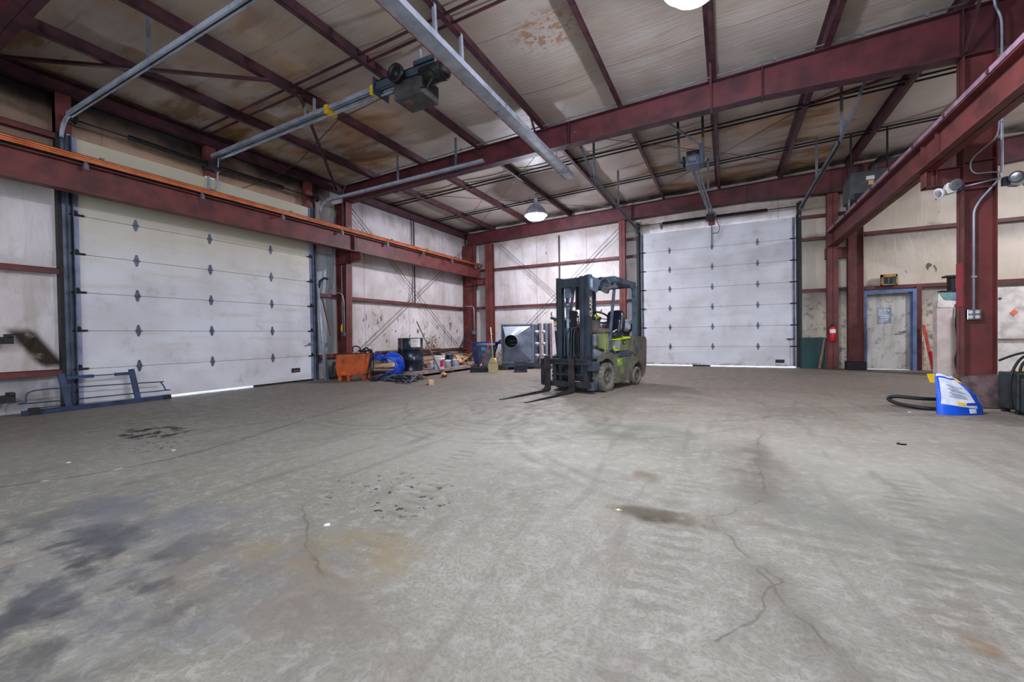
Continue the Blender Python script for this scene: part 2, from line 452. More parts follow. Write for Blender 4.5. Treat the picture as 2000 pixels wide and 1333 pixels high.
# taped seams across the bay
fr = t.math('ABSOLUTE', t.math('SUBTRACT', t.math('FRACT', t.math('DIVIDE', t.math('ADD', Y, 100.2), 1.52)), .5))
seam = t.math('MULTIPLY', t.rng(fr, .012, .002), t.rng(t.noise(1.5, 2), .3, .5))
b0 = t.mix(t.math('MULTIPLY', seam, .35), b0, lin((110,92,70)))
# near black towards where the roof meets the end wall
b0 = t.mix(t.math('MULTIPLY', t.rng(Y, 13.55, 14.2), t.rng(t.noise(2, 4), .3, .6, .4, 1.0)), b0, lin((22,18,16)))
t.bump(t.math('ADD', rip, t.math('MULTIPLY', seam, .6)), .32, .025)
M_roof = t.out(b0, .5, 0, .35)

def wall_mat(name, along, dirty_lo=0.0):
    """along: 'x' or 'y' is the axis that runs along the wall"""
    t = NT(name)
    X, Y, Z = t.xyz(); A = Y if along == 'y' else X
    st = (.01,2.6,.32) if along == 'y' else (2.6,.01,.32)
    b0 = t.mix(t.rng(t.noise(.9, 5), .35, .65), lin((212,204,204)), lin((186,176,172)))
    streak = t.rng(t.noise(1.6, 6, t.vec(t.P, st), .6, .2), .5, .72)
    b0 = t.mix(t.math('MULTIPLY', streak, .38), b0, lin((150,132,112)))
    gr = t.rng(t.noise(2.4, 7, None, .7), .52, .70)
    b0 = t.mix(t.math('MULTIPLY', gr, .32), b0, lin((128,116,110)))
    fr = t.math('ABSOLUTE', t.math('SUBTRACT', t.math('FRACT', t.math('DIVIDE', t.math('ADD', A, 100.3), 1.9)), .5))
    b0 = t.mix(t.math('MULTIPLY', t.rng(fr, .012, .003), .5), b0, lin((120,108,100)))
    return t, X, Y, Z, A, b0
t, X, Y, Z, A, b0 = wall_mat('left_wall_insulation', 'y')
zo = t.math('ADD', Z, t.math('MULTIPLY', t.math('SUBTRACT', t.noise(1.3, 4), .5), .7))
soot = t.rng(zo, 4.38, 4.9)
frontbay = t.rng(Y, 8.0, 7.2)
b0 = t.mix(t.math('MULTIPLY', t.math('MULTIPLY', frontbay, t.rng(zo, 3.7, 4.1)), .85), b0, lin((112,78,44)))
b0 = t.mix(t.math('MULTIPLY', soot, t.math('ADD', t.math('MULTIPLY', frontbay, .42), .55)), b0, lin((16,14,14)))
# torn facing on the lower panel of the far bay
tear = t.math('MULTIPLY', t.rng(t.noise(5.5, 4, t.vec(t.P, (1,1.7,.6), (0,4,0)), .62, .8), .595, .63), t.math('MULTIPLY', t.rng(Z, 1.9, 1.6), t.math('MULTIPLY', t.rng(Z, .62, .72), t.rng(Y, 8.5, 8.9))))
smu = t.math('MULTIPLY', t.rng(t.noise(1.9, 5, None, .6, .5), .55, .68), t.math('MULTIPLY', t.rng(Y, 8.2, 8.8), t.rng(Z, 3.2, 2.2)))
b0 = t.mix(t.math('MULTIPLY', smu, .45), b0, lin((156,128,120)))
b0 = t.mix(t.math('MULTIPLY', tear, .92), b0, lin((70,56,42)))
clump = t.math('MULTIPLY', t.rng(t.noise(11, 4), .46, .54), t.math('MULTIPLY', t.blob((11.45, .92), (.42,.32), None, .4) if False else t.math('MULTIPLY', t.rng(t.math('ABSOLUTE', t.math('SUBTRACT', Y, 12.0)), .42, .2), t.rng(Z, 1.35, .8)), t.rng(Z, .55, .62)))
b0 = t.mix(clump, b0, lin((92,76,46)))
low = t.rng(Z, .60, .55)
b0 = t.mix(t.math('MULTIPLY', low, t.rng(t.noise(3, 5), .3, .7, .5, .95)), b0, lin((124,122,124)))
# burnt brown patch in the near bay
dd = t.math('ABSOLUTE', t.math('ADD', t.math('MULTIPLY', t.math('SUBTRACT', Y, 2.42), 1.0), t.math('MULTIPLY', t.math('SUBTRACT', Z, .98), .62)))
patch = t.math('MULTIPLY', t.math('MULTIPLY', t.rng(dd, .19, .08), t.rng(t.math('ABSOLUTE', t.math('SUBTRACT', Z, .95)), .36, .22)), t.rng(t.noise(5, 5), .2, .45))
b0 = t.mix(patch, b0, lin((44,28,16)))
# bare blue-grey backing where the blanket has slumped
sl = t.math('MULTIPLY', t.math('MULTIPLY', t.rng(Y, 7.30, 7.36), t.rng(Y, 7.86, 7.80)), t.math('MULTIPLY', t.rng(Z, .6, .7), t.rng(Z, 3.3, 3.2)))
b0 = t.mix(t.math('MULTIPLY', sl, .75), b0, lin((126,142,150)))
t.bump(t.noise(2.6, 5, t.vec(t.P, (1,2.4,.8)), .55, .6), .45, .05)
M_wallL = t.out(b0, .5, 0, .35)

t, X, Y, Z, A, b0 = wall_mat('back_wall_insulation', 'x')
rt = t.rng(X, 1.6, 2.2)
b0 = t.mix(t.math('MULTIPLY', rt, .6), b0, lin((206,188,156)))
zo = t.math('ADD', Z, t.math('MULTIPLY', t.math('SUBTRACT', t.noise(1.3, 4), .5), .6))
b0 = t.mix(t.math('MULTIPLY', t.rng(zo, 4.3, 4.7), .5), b0, lin((120,90,58)))
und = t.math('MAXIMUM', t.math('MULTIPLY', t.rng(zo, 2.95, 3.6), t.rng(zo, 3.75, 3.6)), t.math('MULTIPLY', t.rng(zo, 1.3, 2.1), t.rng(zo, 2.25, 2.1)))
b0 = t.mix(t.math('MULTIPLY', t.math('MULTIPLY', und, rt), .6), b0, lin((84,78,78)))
gr = t.math('MULTIPLY', t.rng(t.noise(5, 7, None, .75), .5, .62), t.math('MULTIPLY', rt, t.rng(Z, 2.2, 1.9)))
b0 = t.mix(t.math('MULTIPLY', gr, .75), b0, lin((84,78,84)))
sp = t.rng(t.noise(3.6, 3, t.vec(t.P, (1,1,.6), (9,0,3))), .70, .73)
b0 = t.mix(t.math('MULTIPLY', sp, .85), b0, lin((46,36,32)))
t.bump(t.noise(2.2, 5, t.vec(t.P, (2.2,1,.8)), .55, .6), .4, .05)
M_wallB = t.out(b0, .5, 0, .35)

def door_mat(name, along, tint):
    t = NT(name)
    X, Y, Z = t.xyz()
    st = (.01,.35,3.2) if along == 'y' else (.35,.01,3.2)
    b0 = t.mix(t.rng(t.noise(1.1, 5), .35, .65), lin((206,206,212)), lin((190,188,192)))
    b0 = t.mix(t.math('MULTIPLY', t.rng(t.noise(1.7, 6, t.vec(t.P, st)), .5, .72), .35), b0, lin(tint))
    b0 = t.mix(t.math('MULTIPLY', t.rng(t.noise(2.2, 6, None, .7), .56, .7), .4), b0, lin((150,142,132)))
    b0 = t.mix(t.math('MULTIPLY', t.rng(t.noise(7, 3), .72, .76), .5), b0, lin((110,100,100)))
    if along == 'y':
        b0 = t.mix(t.math('MULTIPLY', t.rng(Z, 1.6, 3.8), .75), b0, lin((186,174,138)))
        b0 = t.mix(t.math('MULTIPLY', t.math('MULTIPLY', t.rng(Y, 5.9, 6.9), t.rng(Z, .22, .08)), .8), b0, lin((96,124,132)))
    else:
        b0 = t.mix(t.math('MULTIPLY', t.math('MULTIPLY', t.rng(Z, .14, .03), t.rng(t.noise(5,4), .4, .6)), .8), b0, lin((110,74,60)))
    rib = t.math('FRACT', t.math('DIVIDE', Z, .0508))
    rb = t.rng(t.math('ABSOLUTE', t.math('SUBTRACT', rib, .5)), .42, .5)
    b0 = t.mix(t.math('MULTIPLY', rb, .10), b0, lin((120,116,112)))
    t.bump(rb, -.25, .004)
    return t.out(b0, .5, 0, .35)
M_doorL = door_mat('left_door_skin', 'y', (176,158,122))
M_doorB = door_mat('back_door_skin', 'x', (178,170,166))
t = NT('personnel_door_skin')
b0 = t.mix(t.rng(t.noise(2, 6, t.vec(t.P, (2,1,.5))), .4, .7), lin((188,184,176)), lin((150,142,132)))
b0 = t.mix(t.math('MULTIPLY', t.rng(t.noise(6, 7, None, .75), .52, .64), .6), b0, lin((96,90,86)))
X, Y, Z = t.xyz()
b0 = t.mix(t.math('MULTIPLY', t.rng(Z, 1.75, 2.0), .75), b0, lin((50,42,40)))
M_door3 = t.out(b0, .6)

# ------------------------------------------------------------------ building shell
XL, XG, YB = -9.16, -9.32, 14.275
YW = 14.43
LY0, LY1 = 2.83, 7.107       # left overhead door
RX0, RX1 = -2.462, 1.742     # back overhead door
PX0, PX1 = 3.30, 4.22        # personnel door
DH = 4.267
def zt(x): return 5.29 + .0305*x
XR = 11.0; YF = -6.0
mb = MB()
mb.grid(lambda u, v: (-16+u*29, -10+v*30, 0), 2, 2, False)
floor = struct('floor', mb, M_floor)

# roof blanket sagging between the purlins
PUR = [-7.95+1.55*k for k in range(0, 9)]
edges = [-9.45] + PUR + [5.9, 7.5, 9.2, XR+.1]
def roofz(x, y):
    for a, b in zip(edges[:-1], edges[1:]):
        if a <= x <= b:
            s = (x-a)/(b-a); sag = 4*s*(1-s)
            break
    else: sag = 0
    n = mnoise.noise(Vector((x*.8, y*1.3, 0)))
    return zt(x) + .205 - sag*(.035+.03*n) + .012*mnoise.noise(Vector((x*1.5, y*6, 3)))*sag
mb = MB()
xs = []
for a, b in zip(edges[:-1], edges[1:]):
    xs += [a+(b-a)*i/6 for i in range(6)]
xs.append(edges[-1])
ny = 170
vs = [(x, YF+(YW+.05-YF)*j/ny, roofz(x, YF+(YW+.05-YF)*j/ny)) for x in xs for j in range(ny+1)]
fs = [(i*(ny+1)+j, (i+1)*(ny+1)+j, (i+1)*(ny+1)+j+1, i*(ny+1)+j+1) for i in range(len(xs)-1) for j in range(ny)]
mb.add(vs, fs, True)
b = len(mb.v); zz = 6.0
mb.add([(-9.5,YF,zz),(XR+.1,YF,zz),(XR+.1,YW+.05,zz),(-9.5,YW+.05,zz)], [(0,1,2,3)])
struct('ceiling', mb, M_roof)

# insulated walls, bulging between girts
GZ_L = [0.0, .58, 2.14, 3.60, 4.27, 5.3]
def bulge(z, zs, amp):
    for a, b in zip(zs[:-1], zs[1:]):
        if a <= z <= b:
            s = (z-a)/(b-a); return amp*(4*s*(1-s))
    return 0
def wall_left_piece(mb, y0, y1, z0, z1):
    ny = max(2, int((y1-y0)/.16)); nz_ = max(2, int((z1-z0)/.14))
    def f(u, v):
        y = y0+(y1-y0)*u; z = z0+(z1-z0)*v
        n = mnoise.noise(Vector((y*1.1, z*.7, 1)))
        bb = bulge(z, GZ_L, .035) if z > .58 else 0
        if 7.2 < y < 7.9 and .6 < z < 3.5: bb += .045*math.sin(PI*(y-7.2)/.7)
        return (XG+(bb+.02*n if .6 < z < 4.7 else 0), y, z)
    mb.grid(f, ny, nz_)
mb = MB()
wall_left_piece(mb, YF, LY0-.02, 0, 5.3); wall_left_piece(mb, LY1+.02, YW, 0, 5.3); wall_left_piece(mb, LY0-.02, LY1+.02, DH+.02, 5.3)
mb.box(-9.5, -9.42, YF, LY0-.02, 0, 5.3); mb.box(-9.5, -9.42, LY1+.02, YW, 0, 5.3); mb.box(-9.5, -9.42, LY0-.02, LY1+.02, DH+.02, 5.3)
struct('wall_left', mb, M_wallL)
GZ_B = [0.0, .86, 2.14, 3.60, 4.25, 5.8]
def wall_back_piece(mb, x0, x1, z0, z1):
    nx = max(2, int((x1-x0)/.16)); nz_ = max(2, int((z1-z0)/.14))
    def f(u, v):
        x = x0+(x1-x0)*u; z = z0+(z1-z0)*v
        n = mnoise.noise(Vector((x*1.1, z*.7, 5)))
        return (x, YW-.01-bulge(z, GZ_B, .035)-.02*n*(1 if z > .3 else 0), z)
    mb.grid(f, nx, nz_)
mb = MB()
wall_back_piece(mb, -9.45, RX0-.02, 0, 5.75); wall_back_piece(mb, RX0-.02, RX1+.02, DH+.02, 5.75)
wall_back_piece(mb, RX1+.02, PX0-.02, 0, 5.75); wall_back_piece(mb, PX0-.02, PX1+.02, 2.08, 5.75); wall_back_piece(mb, PX1+.02, XR, 0, 5.75)
for a, b, c in ((-9.5, RX0-.02, 0), (RX0-.02, RX1+.02, DH+.02), (RX1+.02, PX0-.02, 0), (PX0-.02, PX1+.02, 2.08), (PX1+.02, XR, 0)):
    mb.box(a, b, 14.47, 14.55, c, 5.8)
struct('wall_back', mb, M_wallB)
mb = MB(); mb.box(XR, XR+.1, YF-.1, YW+.1, 0, 6.0)
struct('wall_right', mb, M_wallB)
mb = MB()   # wall behind the camera with an unseen opening added to let daylight in
mb.box(-9.5, -5.2, YF-.1, YF, 0, 6.0); mb.box(3.2, XR+.1, YF-.1, YF, 0, 6.0); mb.box(-5.2, 3.2, YF-.1, YF, 4.2, 6.0)
struct('wall_front', mb, M_wallB)

# ------------------------------------------------------------------ overhead doors
M_stile2 = mat('dull_end_stile', (104,114,134), (70,78,96), 4, .45)
def diamond(mb, c, ax, s=1.0):
    """butterfly hinge, ax = 'y' wall facing +x, 'x' wall facing -y"""
    for sg, hh in ((1,.105*s),(-1,.095*s)):
        poly = [(-.04*s,0),(.04*s,0),(.028*s,sg*hh*.45),(.012*s,sg*hh),(-.012*s,sg*hh),(-.028*s,sg*hh*.45)]
        if ax == 'y': mb.prism([(c[1]+u, c[2]+v) for u, v in poly], 'x', c[0], c[0]+.008)
        else: mb.prism([(c[0]+u, c[2]+v) for u, v in poly], 'y', c[1]-.008, c[1])
    if ax == 'y': mb.cyl((c[0]+.012, c[1]-.05*s, c[2]), (c[0]+.012, c[1]+.05*s, c[2]), .009, n=8)
    else: mb.cyl((c[0]-.05*s, c[1]-.012, c[2]), (c[0]+.05*s, c[1]-.012, c[2]), .009, n=8)
P7 = DH/7
def overhead(ax, a0, a1, hinge_at, name):
    root = thing(name, '', '', ((XL, (a0+a1)/2, 0) if ax == 'y' else ((a0+a1)/2, YB, 0)), kind='structure')
    mt = M_doorL if ax == 'y' else M_doorB
    for k in range(7):
        z0 = k*P7 + (.042 if k == 0 else .0025); z1 = (k+1)*P7-.0025
        mb = MB()
        if ax == 'y': mb.box(XL-.045, XL, a0, a1, z0, z1)
        else: mb.box(a0, a1, YB, YB+.045, z0, z1)
        sec = make('door_section', mb, mt, root, bevel=.004)
        if k > 0:
            z = k*P7
            m = MB(); (m.box(XL-.04, XL-.004, a0, a1, z-.008, z+.008) if ax == 'y' else m.box(a0, a1, YB+.004, YB+.04, z-.008, z+.008)); make('seam_backing', m, M_grease, sec)  # dark strip added behind the seam to darken its line
            for h in hinge_at:
                m = MB(); diamond(m, (XL, h, z) if ax == 'y' else (h, YB, z), ax, 1.0)
                make('hinge', m, M_hinge, sec)
            for h, sg in ((a0,1),(a1,-1)):
                m = MB()
                if ax == 'y':
                    m.box(XL+.001, XL+.02, min(h-sg*.02, h+sg*.13), max(h-sg*.02, h+sg*.13), z-.012, z+.02); m.cyl((XL+.02, h-sg*.05, z), (XL+.02, h+sg*.10, z), .012, n=8)
                    m.prism([(h+sg*.03+.03*math.cos(q), z+.03+.05*math.sin(q)) for q in [i*PI/4 for i in range(8)]], 'x', XL+.001, XL+.008)
                else:
                    m.box(min(h-sg*.02, h+sg*.13), max(h-sg*.02, h+sg*.13), YB-.02, YB-.001, z-.012, z+.02); m.cyl((h-sg*.05, YB-.02, z), (h+sg*.10, YB-.02, z), .012, n=8)
                make('roller_hinge', m, M_grease, sec)
        # zinc end stile
        for h, sg in ((a0,1),(a1,-1)):
            m = MB(); lo, hi = (h, h+.065) if sg > 0 else (h-.065, h)
            if ax == 'y': m.box(XL, XL+.004, lo, hi, z0+.01, z1-.01)
            else: m.box(lo, hi, YB-.004, YB, z0+.01, z1-.01)
            make('end_stile', m, M_stile if ax == 'y' else M_stile2, sec)
    return root
doorL = overhead('y', LY0, LY1, (3.62, 4.80, 6.06), 'door_1')
doorR = overhead('x', RX0, RX1, (-1.60, -.38, .82), 'door_2')
for m, rt_ in (((MB().box(XL-.04, XL-.005, 2.83, 3.95, .001, .042).box(XL-.04, XL-.005, 5.62, LY1, .001, .042)), doorL),
               ((MB().box(-.95, -.45, YB+.005, YB+.04, .001, .042).box(RX0, -2.35, YB+.005, YB+.04, .001, .042)), doorR)):
    make('bottom_seal', m, M_rubber, rt_)
def handle_plate(m, ax, c):
    if ax == 'y': m.box(XL, XL+.012, c-.11, c+.11, .24, .34)
    else: m.box(c-.11, c+.11, YB-.012, YB, .14, .235)
mb = MB(); handle_plate(mb, 'y', 6.62); make('lift_handle', mb, M_blk, doorL, bevel=.005)
mb = MB(); mb.box(XL+.012, XL+.02, 6.55, 6.69, .26, .30); make('grip', mb, M_rust, doorL)
mb = MB(); handle_plate(mb, 'x', 1.36); make('lift_handle', mb, M_blk, doorR, bevel=.005)
mb = MB(); mb.bar((1.52,YB-.02,.83),(1.72,YB-.03,.83),.02,.02); mb.tube([(1.72,YB-.03,.83),(1.62,YB-.03,.80),(1.55,YB-.03,.81)], .008, 6); mb.cyl((1.60,YB-.02,.8),(1.62,YB-.02,.05),.004,n=5)
make('slide_lock', mb, M_grease, doorR)
mb = MB(); mb.box(XL+.01, XL+.04, 6.98, 7.10, .88, .93); mb.bar((XL+.02,6.86,.86),(XL+.02,7.0,.90),.015,.015); make('slide_lock', mb, M_galvd, doorL)

def track_v(mb, ax, h, z0, z1, sg):
    """C shaped vertical guide beside the door edge"""
    lo, hi = (h-.075, h-.012) if sg > 0 else (h+.012, h+.075)
    if ax == 'y':
        mb.box(XL+.005, XL+.075, lo, lo+.006, z0, z1); mb.box(XL+.005, XL+.075, hi-.006, hi, z0, z1); mb.box(XL+.005, XL+.011, lo, hi, z0, z1)
        ex = lo-.05 if sg > 0 else hi
        mb.box(XL+.005, XL+.012, ex, ex+.05, z0, z1)
    else:
        mb.box(lo, lo+.006, YB-.075, YB-.005, z0, z1); mb.box(hi-.006, hi, YB-.075, YB-.005, z0, z1); mb.box(lo, hi, YB-.011, YB-.005, z0, z1)
        ex = lo-.05 if sg > 0 else hi
        mb.box(ex, ex+.05, YB-.012, YB-.005, z0, z1)
for h, sg in ((LY0,1),(LY1,-1)):
    mb = MB(); track_v(mb, 'y', h, .02, 4.28, sg); make('side_track', mb, M_track, doorL)
for h, sg in ((RX0,1),(RX1,-1)):
    mb = MB(); track_v(mb, 'x', h, .02, 4.30, sg); make('side_track', mb, M_blk, doorR)
def channel(mb, p, q, up=(0,0,1), w=.07, h=.055, t=.005):
    p = Vector(p); q = Vector(q); d = (q-p).normalized(); a = d.cross(Vector(up)).normalized(); b = a.cross(d)
    for off, ww, hh in ((b*h/2, w, t), (a*w/2, t, h), (-a*w/2, t, h), (-b*h/2+a*w*.33, w*.3, t), (-b*h/2-a*w*.33, w*.3, t)):
        mb.bar(p+off, q+off, ww, hh, up)
def hanger(mb, p, q, w=.045):
    mb.bar(p, q, w, .005, (0,1,0)); mb.bar(Vector(p)+Vector((w/2,0,0)), Vector(q)+Vector((w/2,0,0)), .005, w, (0,1,0))
# left door tracks, near one and far one
for (yy, x1, hs) in ((2.71, -3.6, (-6.42, -4.0)), (7.34, -4.31, (-6.55, -4.98))):
    mb = MB()
    arc_ = []
    for i in range(7):
        a = PI/2*i/6; arc_.append((-8.75-.33*math.cos(a)-.02, yy, 4.20+.27*math.sin(a)))
    mb.tube(arc_, .028, 8); channel(mb, (-8.8, yy, 4.47), (x1, yy, 4.50+(-8.8-x1)*-.012))
    zk = lambda x: 4.50+(-8.8-x)*-.012 if False else 4.47+(x+8.8)*(.03+.062-.03)/4.0
    mb2 = MB()
    for hx in hs:
        hanger(mb2, (hx, yy, 4.49), (hx, yy, zt(hx)+.02))
    tr = make('roller_track', mb, M_galv, doorL)
    make('hanger', mb2, M_galvd, tr)
# back door tracks, following back into the room
for (xx, y1, hs, dg) in ((-2.56, 8.95, (9.0, 11.3), (-2.62, 8.0, 5.02)), (1.84, 9.5, (9.55, 11.9), (2.08, 8.05, 5.32))):
    mb = MB(); arc_ = []
    for i in range(7):
        a = PI/2*i/6; arc_.append((xx, 13.98+.24*math.cos(a), 4.22+.22*math.sin(a)))
    mb.tube(arc_, .028, 8); channel(mb, (xx, 14.0, 4.44), (xx, y1, 4.44))
    tr = make('roller_track', mb, M_galvd, doorR)
    mb2 = MB()
    for hy in hs: hanger(mb2, (xx+.03, hy, 4.44), (xx+.03, hy, zt(xx)+.15))
    hanger(mb2, (xx, y1, 4.46), dg)
    make('hanger', mb2, M_galvd, tr)
# torsion shafts and springs
def spring(mb, p, q, r=.045):
    p = Vector(p); q = Vector(q); n = 60; pts = []; d = q-p
    a = Vector((0,0,1)); b = d.normalized().cross(a)
    mb.cyl(p, q, r*.9, n=14)
    for i in range(n+1):
        c = p + d*i/n
        mb.tube([c+b*r*math.cos(k*PI/4)+a*r*math.sin(k*PI/4)+d*(k/8/n) for k in range(9)], .006, 4, caps=False)
mb = MB(); mb.cyl((-9.02,2.72,4.50),(-9.02,7.32,4.50),.0135,n=8); sh = make('torsion_shaft', mb, M_grease, doorL)
for p, q in (((-9.02,3.50,4.50),(-9.02,4.72,4.47)), ((-9.02,4.95,4.47),(-9.02,6.28,4.50))):
    mb = MB(); spring(mb, p, q); make('torsion_spring', mb, M_grease, sh)
mb = MB()
for y in (2.80, 7.16):
    mb.lathe([(.02,-.06),(.075,-.06),(.075,-.045),(.06,-.04),(.055,.04),(.075,.045),(.075,.06),(.02,.06)], (-9.02,y,4.50), 'y', 16)
mb.box(-9.2,-9.0,4.72,4.95,4.40,4.56)
make('cable_drum', mb, M_grease, sh)
mb = MB(); mb.cyl((-2.65,14.12,4.52),(1.95,14.12,4.52),.0135,n=8); sh = make('torsion_shaft', mb, M_grease, doorR)
for p, q in (((-1.78,14.12,4.51),(-.55,14.12,4.52)), ((-.25,14.12,4.52),(1.05,14.12,4.52))):
    mb = MB(); spring(mb, p, q); make('torsion_spring', mb, M_grease, sh)
mb = MB()
for x in (-2.54, 1.82):
    mb.lathe([(.02,-.06),(.075,-.06),(.075,-.045),(.06,-.04),(.055,.04),(.075,.045),(.075,.06),(.02,.06)], (x,14.12,4.52), 'x', 16)
    mb.box(x-.05, x+.05, 14.1, 14.27, 4.30, 4.62)
mb.box(-.52,-.28,14.08,14.2,4.40,4.62)
make('cable_drum', mb, M_grease, sh)
# centre lift arms on the top section
mb = MB(); mb.bar((XL+.02,4.80,3.66),(XL+.02,4.80,4.30),.03,.03); mb.tube([(XL+.03,4.80,4.05),(XL+.06,4.90,4.04),(XL+.08,4.93,4.15),(XL+.10,4.93,4.42),(XL+.25,4.87,4.62)], .014, 6)
make('lift_arm', mb, M_galv, doorL)
mb = MB(); mb.bar((-.38,YB-.02,3.68),(-.38,YB-.02,4.30),.035,.03); mb.tube([(-.38,YB-.03,4.05),(-.20,YB-.05,4.06),(-.16,YB-.06,4.2),(-.30,YB-.2,4.6)], .012, 6)
make('lift_arm', mb, M_galvd, doorR)

# personnel door
d3 = thing('door_3', '', '', ((PX0+PX1)/2, YB, 0), kind='structure')
mb = MB(); mb.box(PX0, PX1, 14.30, 14.345, .012, 2.0); leaf = make('door_leaf', mb, M_door3, d3, bevel=.004)
mb = MB(); mb.box(PX0-.07, PX0, 14.16, 14.42, .0, 2.08); mb.box(PX1, PX1+.075, 14.16, 14.42, 0, 2.08); mb.box(PX0, PX1, 14.16, 14.42, 2.005, 2.08); mb.box(PX0, PX0+.02, 14.26, 14.30, 0, 2.0); mb.box(PX1-.02, PX1, 14.26, 14.30, 0, 2.0)
make('door_frame', mb, M_bluef, d3, bevel=.004)
mb = MB(); mb.cyl((4.09,14.30,.99),(4.09,14.24,.99),.032,n=14); mb.bar((4.09,14.235,.99),(3.95,14.235,.985),.018,.02); make('door_handle', mb, M_chrome, leaf)
mb = MB(); mb.box(3.56, 3.83, 14.285, 14.30, 1.22, 1.63); sg = make('door_sign', mb, mat('faded_blue_sign', (112,128,148), (170,176,184), 5, .6, lo=.4, hi=.6), leaf)
mb = MB()
for i in range(3): mb.prism([(3.62+i*.075+.022*math.cos(a), 1.55+.022*math.sin(a)) for a in [k*PI/4 for k in range(8)]], 'y', 14.281, 14.285)
mb.box(3.60,3.79,14.281,14.285,1.41,1.43); mb.box(3.60,3.79,14.281,14.285,1.36,1.38); mb.box(3.62,3.77,14.281,14.285,1.30,1.315)
make('sign_marks', mb, M_white, sg)

# ------------------------------------------------------------------ steel frame
def flange(mb, pts, y0, y1, t):
    for (a, b) in zip(pts[:-1], pts[1:]):
        mb.hexa([(a[0],y0,a[1]),(b[0],y0,b[1]),(b[0],y1,b[1]),(a[0],y1,a[1]),(a[0],y0,a[1]+t),(b[0],y0,b[1]+t),(b[0],y1,b[1]+t),(a[0],y1,a[1]+t)])
RAFB = [(-8.83,4.59),(-5.2,4.71),(-1.8,4.79),(.54,4.83),(2.88,4.73),(3.21,4.73),(7.0,4.98),(10.6,5.08)]
def rafter(yc, label, name='roof_beam', x0=-9.08):
    r = thing(name, label, 'beam', (2.0, yc, 4.73))
    top = [(x0, zt(x0)), (10.9, zt(10.9))]
    mb = MB()
    bot = [(x0,4.57)] + RAFB + [(10.9,5.1)]
    for a, b in zip(bot[:-1], bot[1:]):
        mb.hexa([(a[0],yc-.005,a[1]),(b[0],yc-.005,b[1]),(b[0],yc+.005,b[1]),(a[0],yc+.005,a[1]),(a[0],yc-.005,zt(a[0])),(b[0],yc-.005,zt(b[0])),(b[0],yc+.005,zt(b[0])),(a[0],yc+.005,zt(a[0]))])
    make('web', mb, M_red_shaded, r)
    mb = MB(); flange(mb, [(p[0], p[1]-.012) for p in top], yc-.1, yc+.1, .012); make('top_flange', mb, M_purlin, r)
    mb = MB(); flange(mb, bot, yc-.1, yc+.1, .012); make('bottom_flange', mb, M_purlin, r)
    for x in (-2.72, .54, 2.88, 3.21):
        zb = 4.73 + (.06 if x < 0 else (.1 if x < 1 else 0))
        mb = MB(); mb.box(x-.006, x+.006, yc-.1, yc+.1, zb-.03 if x == .54 else zb, zt(x)+(.03 if x == .54 else 0)-.012)
        make('splice_plate' if x in (.54,) else 'stiffener', mb, M_purlin, r)
    return r
R2 = rafter(8.02, 'deep dark red roof beam crossing above the forklift to the large column')
R1 = rafter(1.74, 'dark red roof beam cut off at the top corner above the roller track')
R3 = rafter(14.1, 'dark red roof beam running along the far end wall above the roller door')
# flange braces from rafter to purlin
for (y0, nm) in ((8.02, R2), (14.1, R3)):
    for i, x in enumerate(PUR[2:8]):
        mb = MB(); mb.bar((x, y0-.09, 4.74+(.0305*x)*.5), (x, y0-.62, zt(x)+.03), .03, .03)
        if y0 < 10 and i in (1, 3, 5): make('flange_brace', mb, M_purlin, nm)
def hsection(mb, x0, x1, yc, z0, z1, hw=.1, xb0=None, xb1=None):
    """column with its web across the hall, flanges at x0 and x1 (xb = base values)"""
    a0 = x0 if xb0 is None else xb0; a1 = x1 if xb1 is None else xb1
    for (b_, t_, dx) in ((a0, x0, .012), (a1-.012, x1-.012, .012)):
        mb.hexa([(b_,yc-hw,z0),(b_+dx,yc-hw,z0),(b_+dx,yc+hw,z0),(b_,yc+hw,z0),(t_,yc-hw,z1),(t_+dx,yc-hw,z1),(t_+dx,yc+hw,z1),(t_,yc+hw,z1)])
    mb.hexa([(a0,yc-.005,z0),(a1,yc-.005,z0),(a1,yc+.005,z0),(a0,yc+.005,z0),(x0,yc-.005,z1),(x1,yc-.005,z1),(x1,yc+.005,z1),(x0,yc+.005,z1)])
def corbel(parent, x0, x1, yc, z0, z1):
    mb = MB(); mb.box(x0, x1, yc-.005, yc+.005, z0, z1); mb.box(x0, x1, yc-.09, yc+.09, z0, z0+.01); mb.box(x0, x1, yc-.09, yc+.09, z1-.01, z1)
    for x in ((x0, x0+.01), ((x0+x1)/2-.08, (x0+x1)/2-.07)): mb.box(x[0], x[1], yc-.09, yc+.09, z0, z1)
    make('beam_bracket', mb, M_red, parent)
def base_plate(parent, x0, x1, yc):
    mb = MB(); mb.box(x0-.03, x1+.03, yc-.13, yc+.13, 0, .02)
    for a in (x0, x1):
        for b in (-.1, .1): mb.cyl((a, yc+b, .02), (a, yc+b, .05), .012, n=6)
    make('base_plate', mb, M_rust, parent)
c1 = thing('steel_column', 'tapered red column on the door wall, between roller door and torn white wall', 'column', (-9.0, 8.02, 0))
mb = MB(); hsection(mb, -9.24, -8.83, 8.02, 0, 4.60, xb1=-8.93); mb.box(-9.3,-8.83,7.92,8.12,3.0,3.012); mb.box(-9.3,-8.83,7.92,8.12,3.27,3.282); mb.box(-9.3,-8.83,7.92,8.12,4.58,4.59)
make('shaft', mb, M_red, c1); corbel(c1, -8.83, -8.42, 8.02, 3.03, 3.265); base_plate(c1, -9.28, -8.95, 8.02)
c2 = thing('steel_column', 'tapered red column standing in the far corner of the hall', 'column', (-9.0, 14.1, 0))
mb = MB(); hsection(mb, -9.24, -8.73, 14.1, 0, 4.60, xb1=-8.78); mb.box(-9.3,-8.73,14.0,14.2,3.0,3.012)
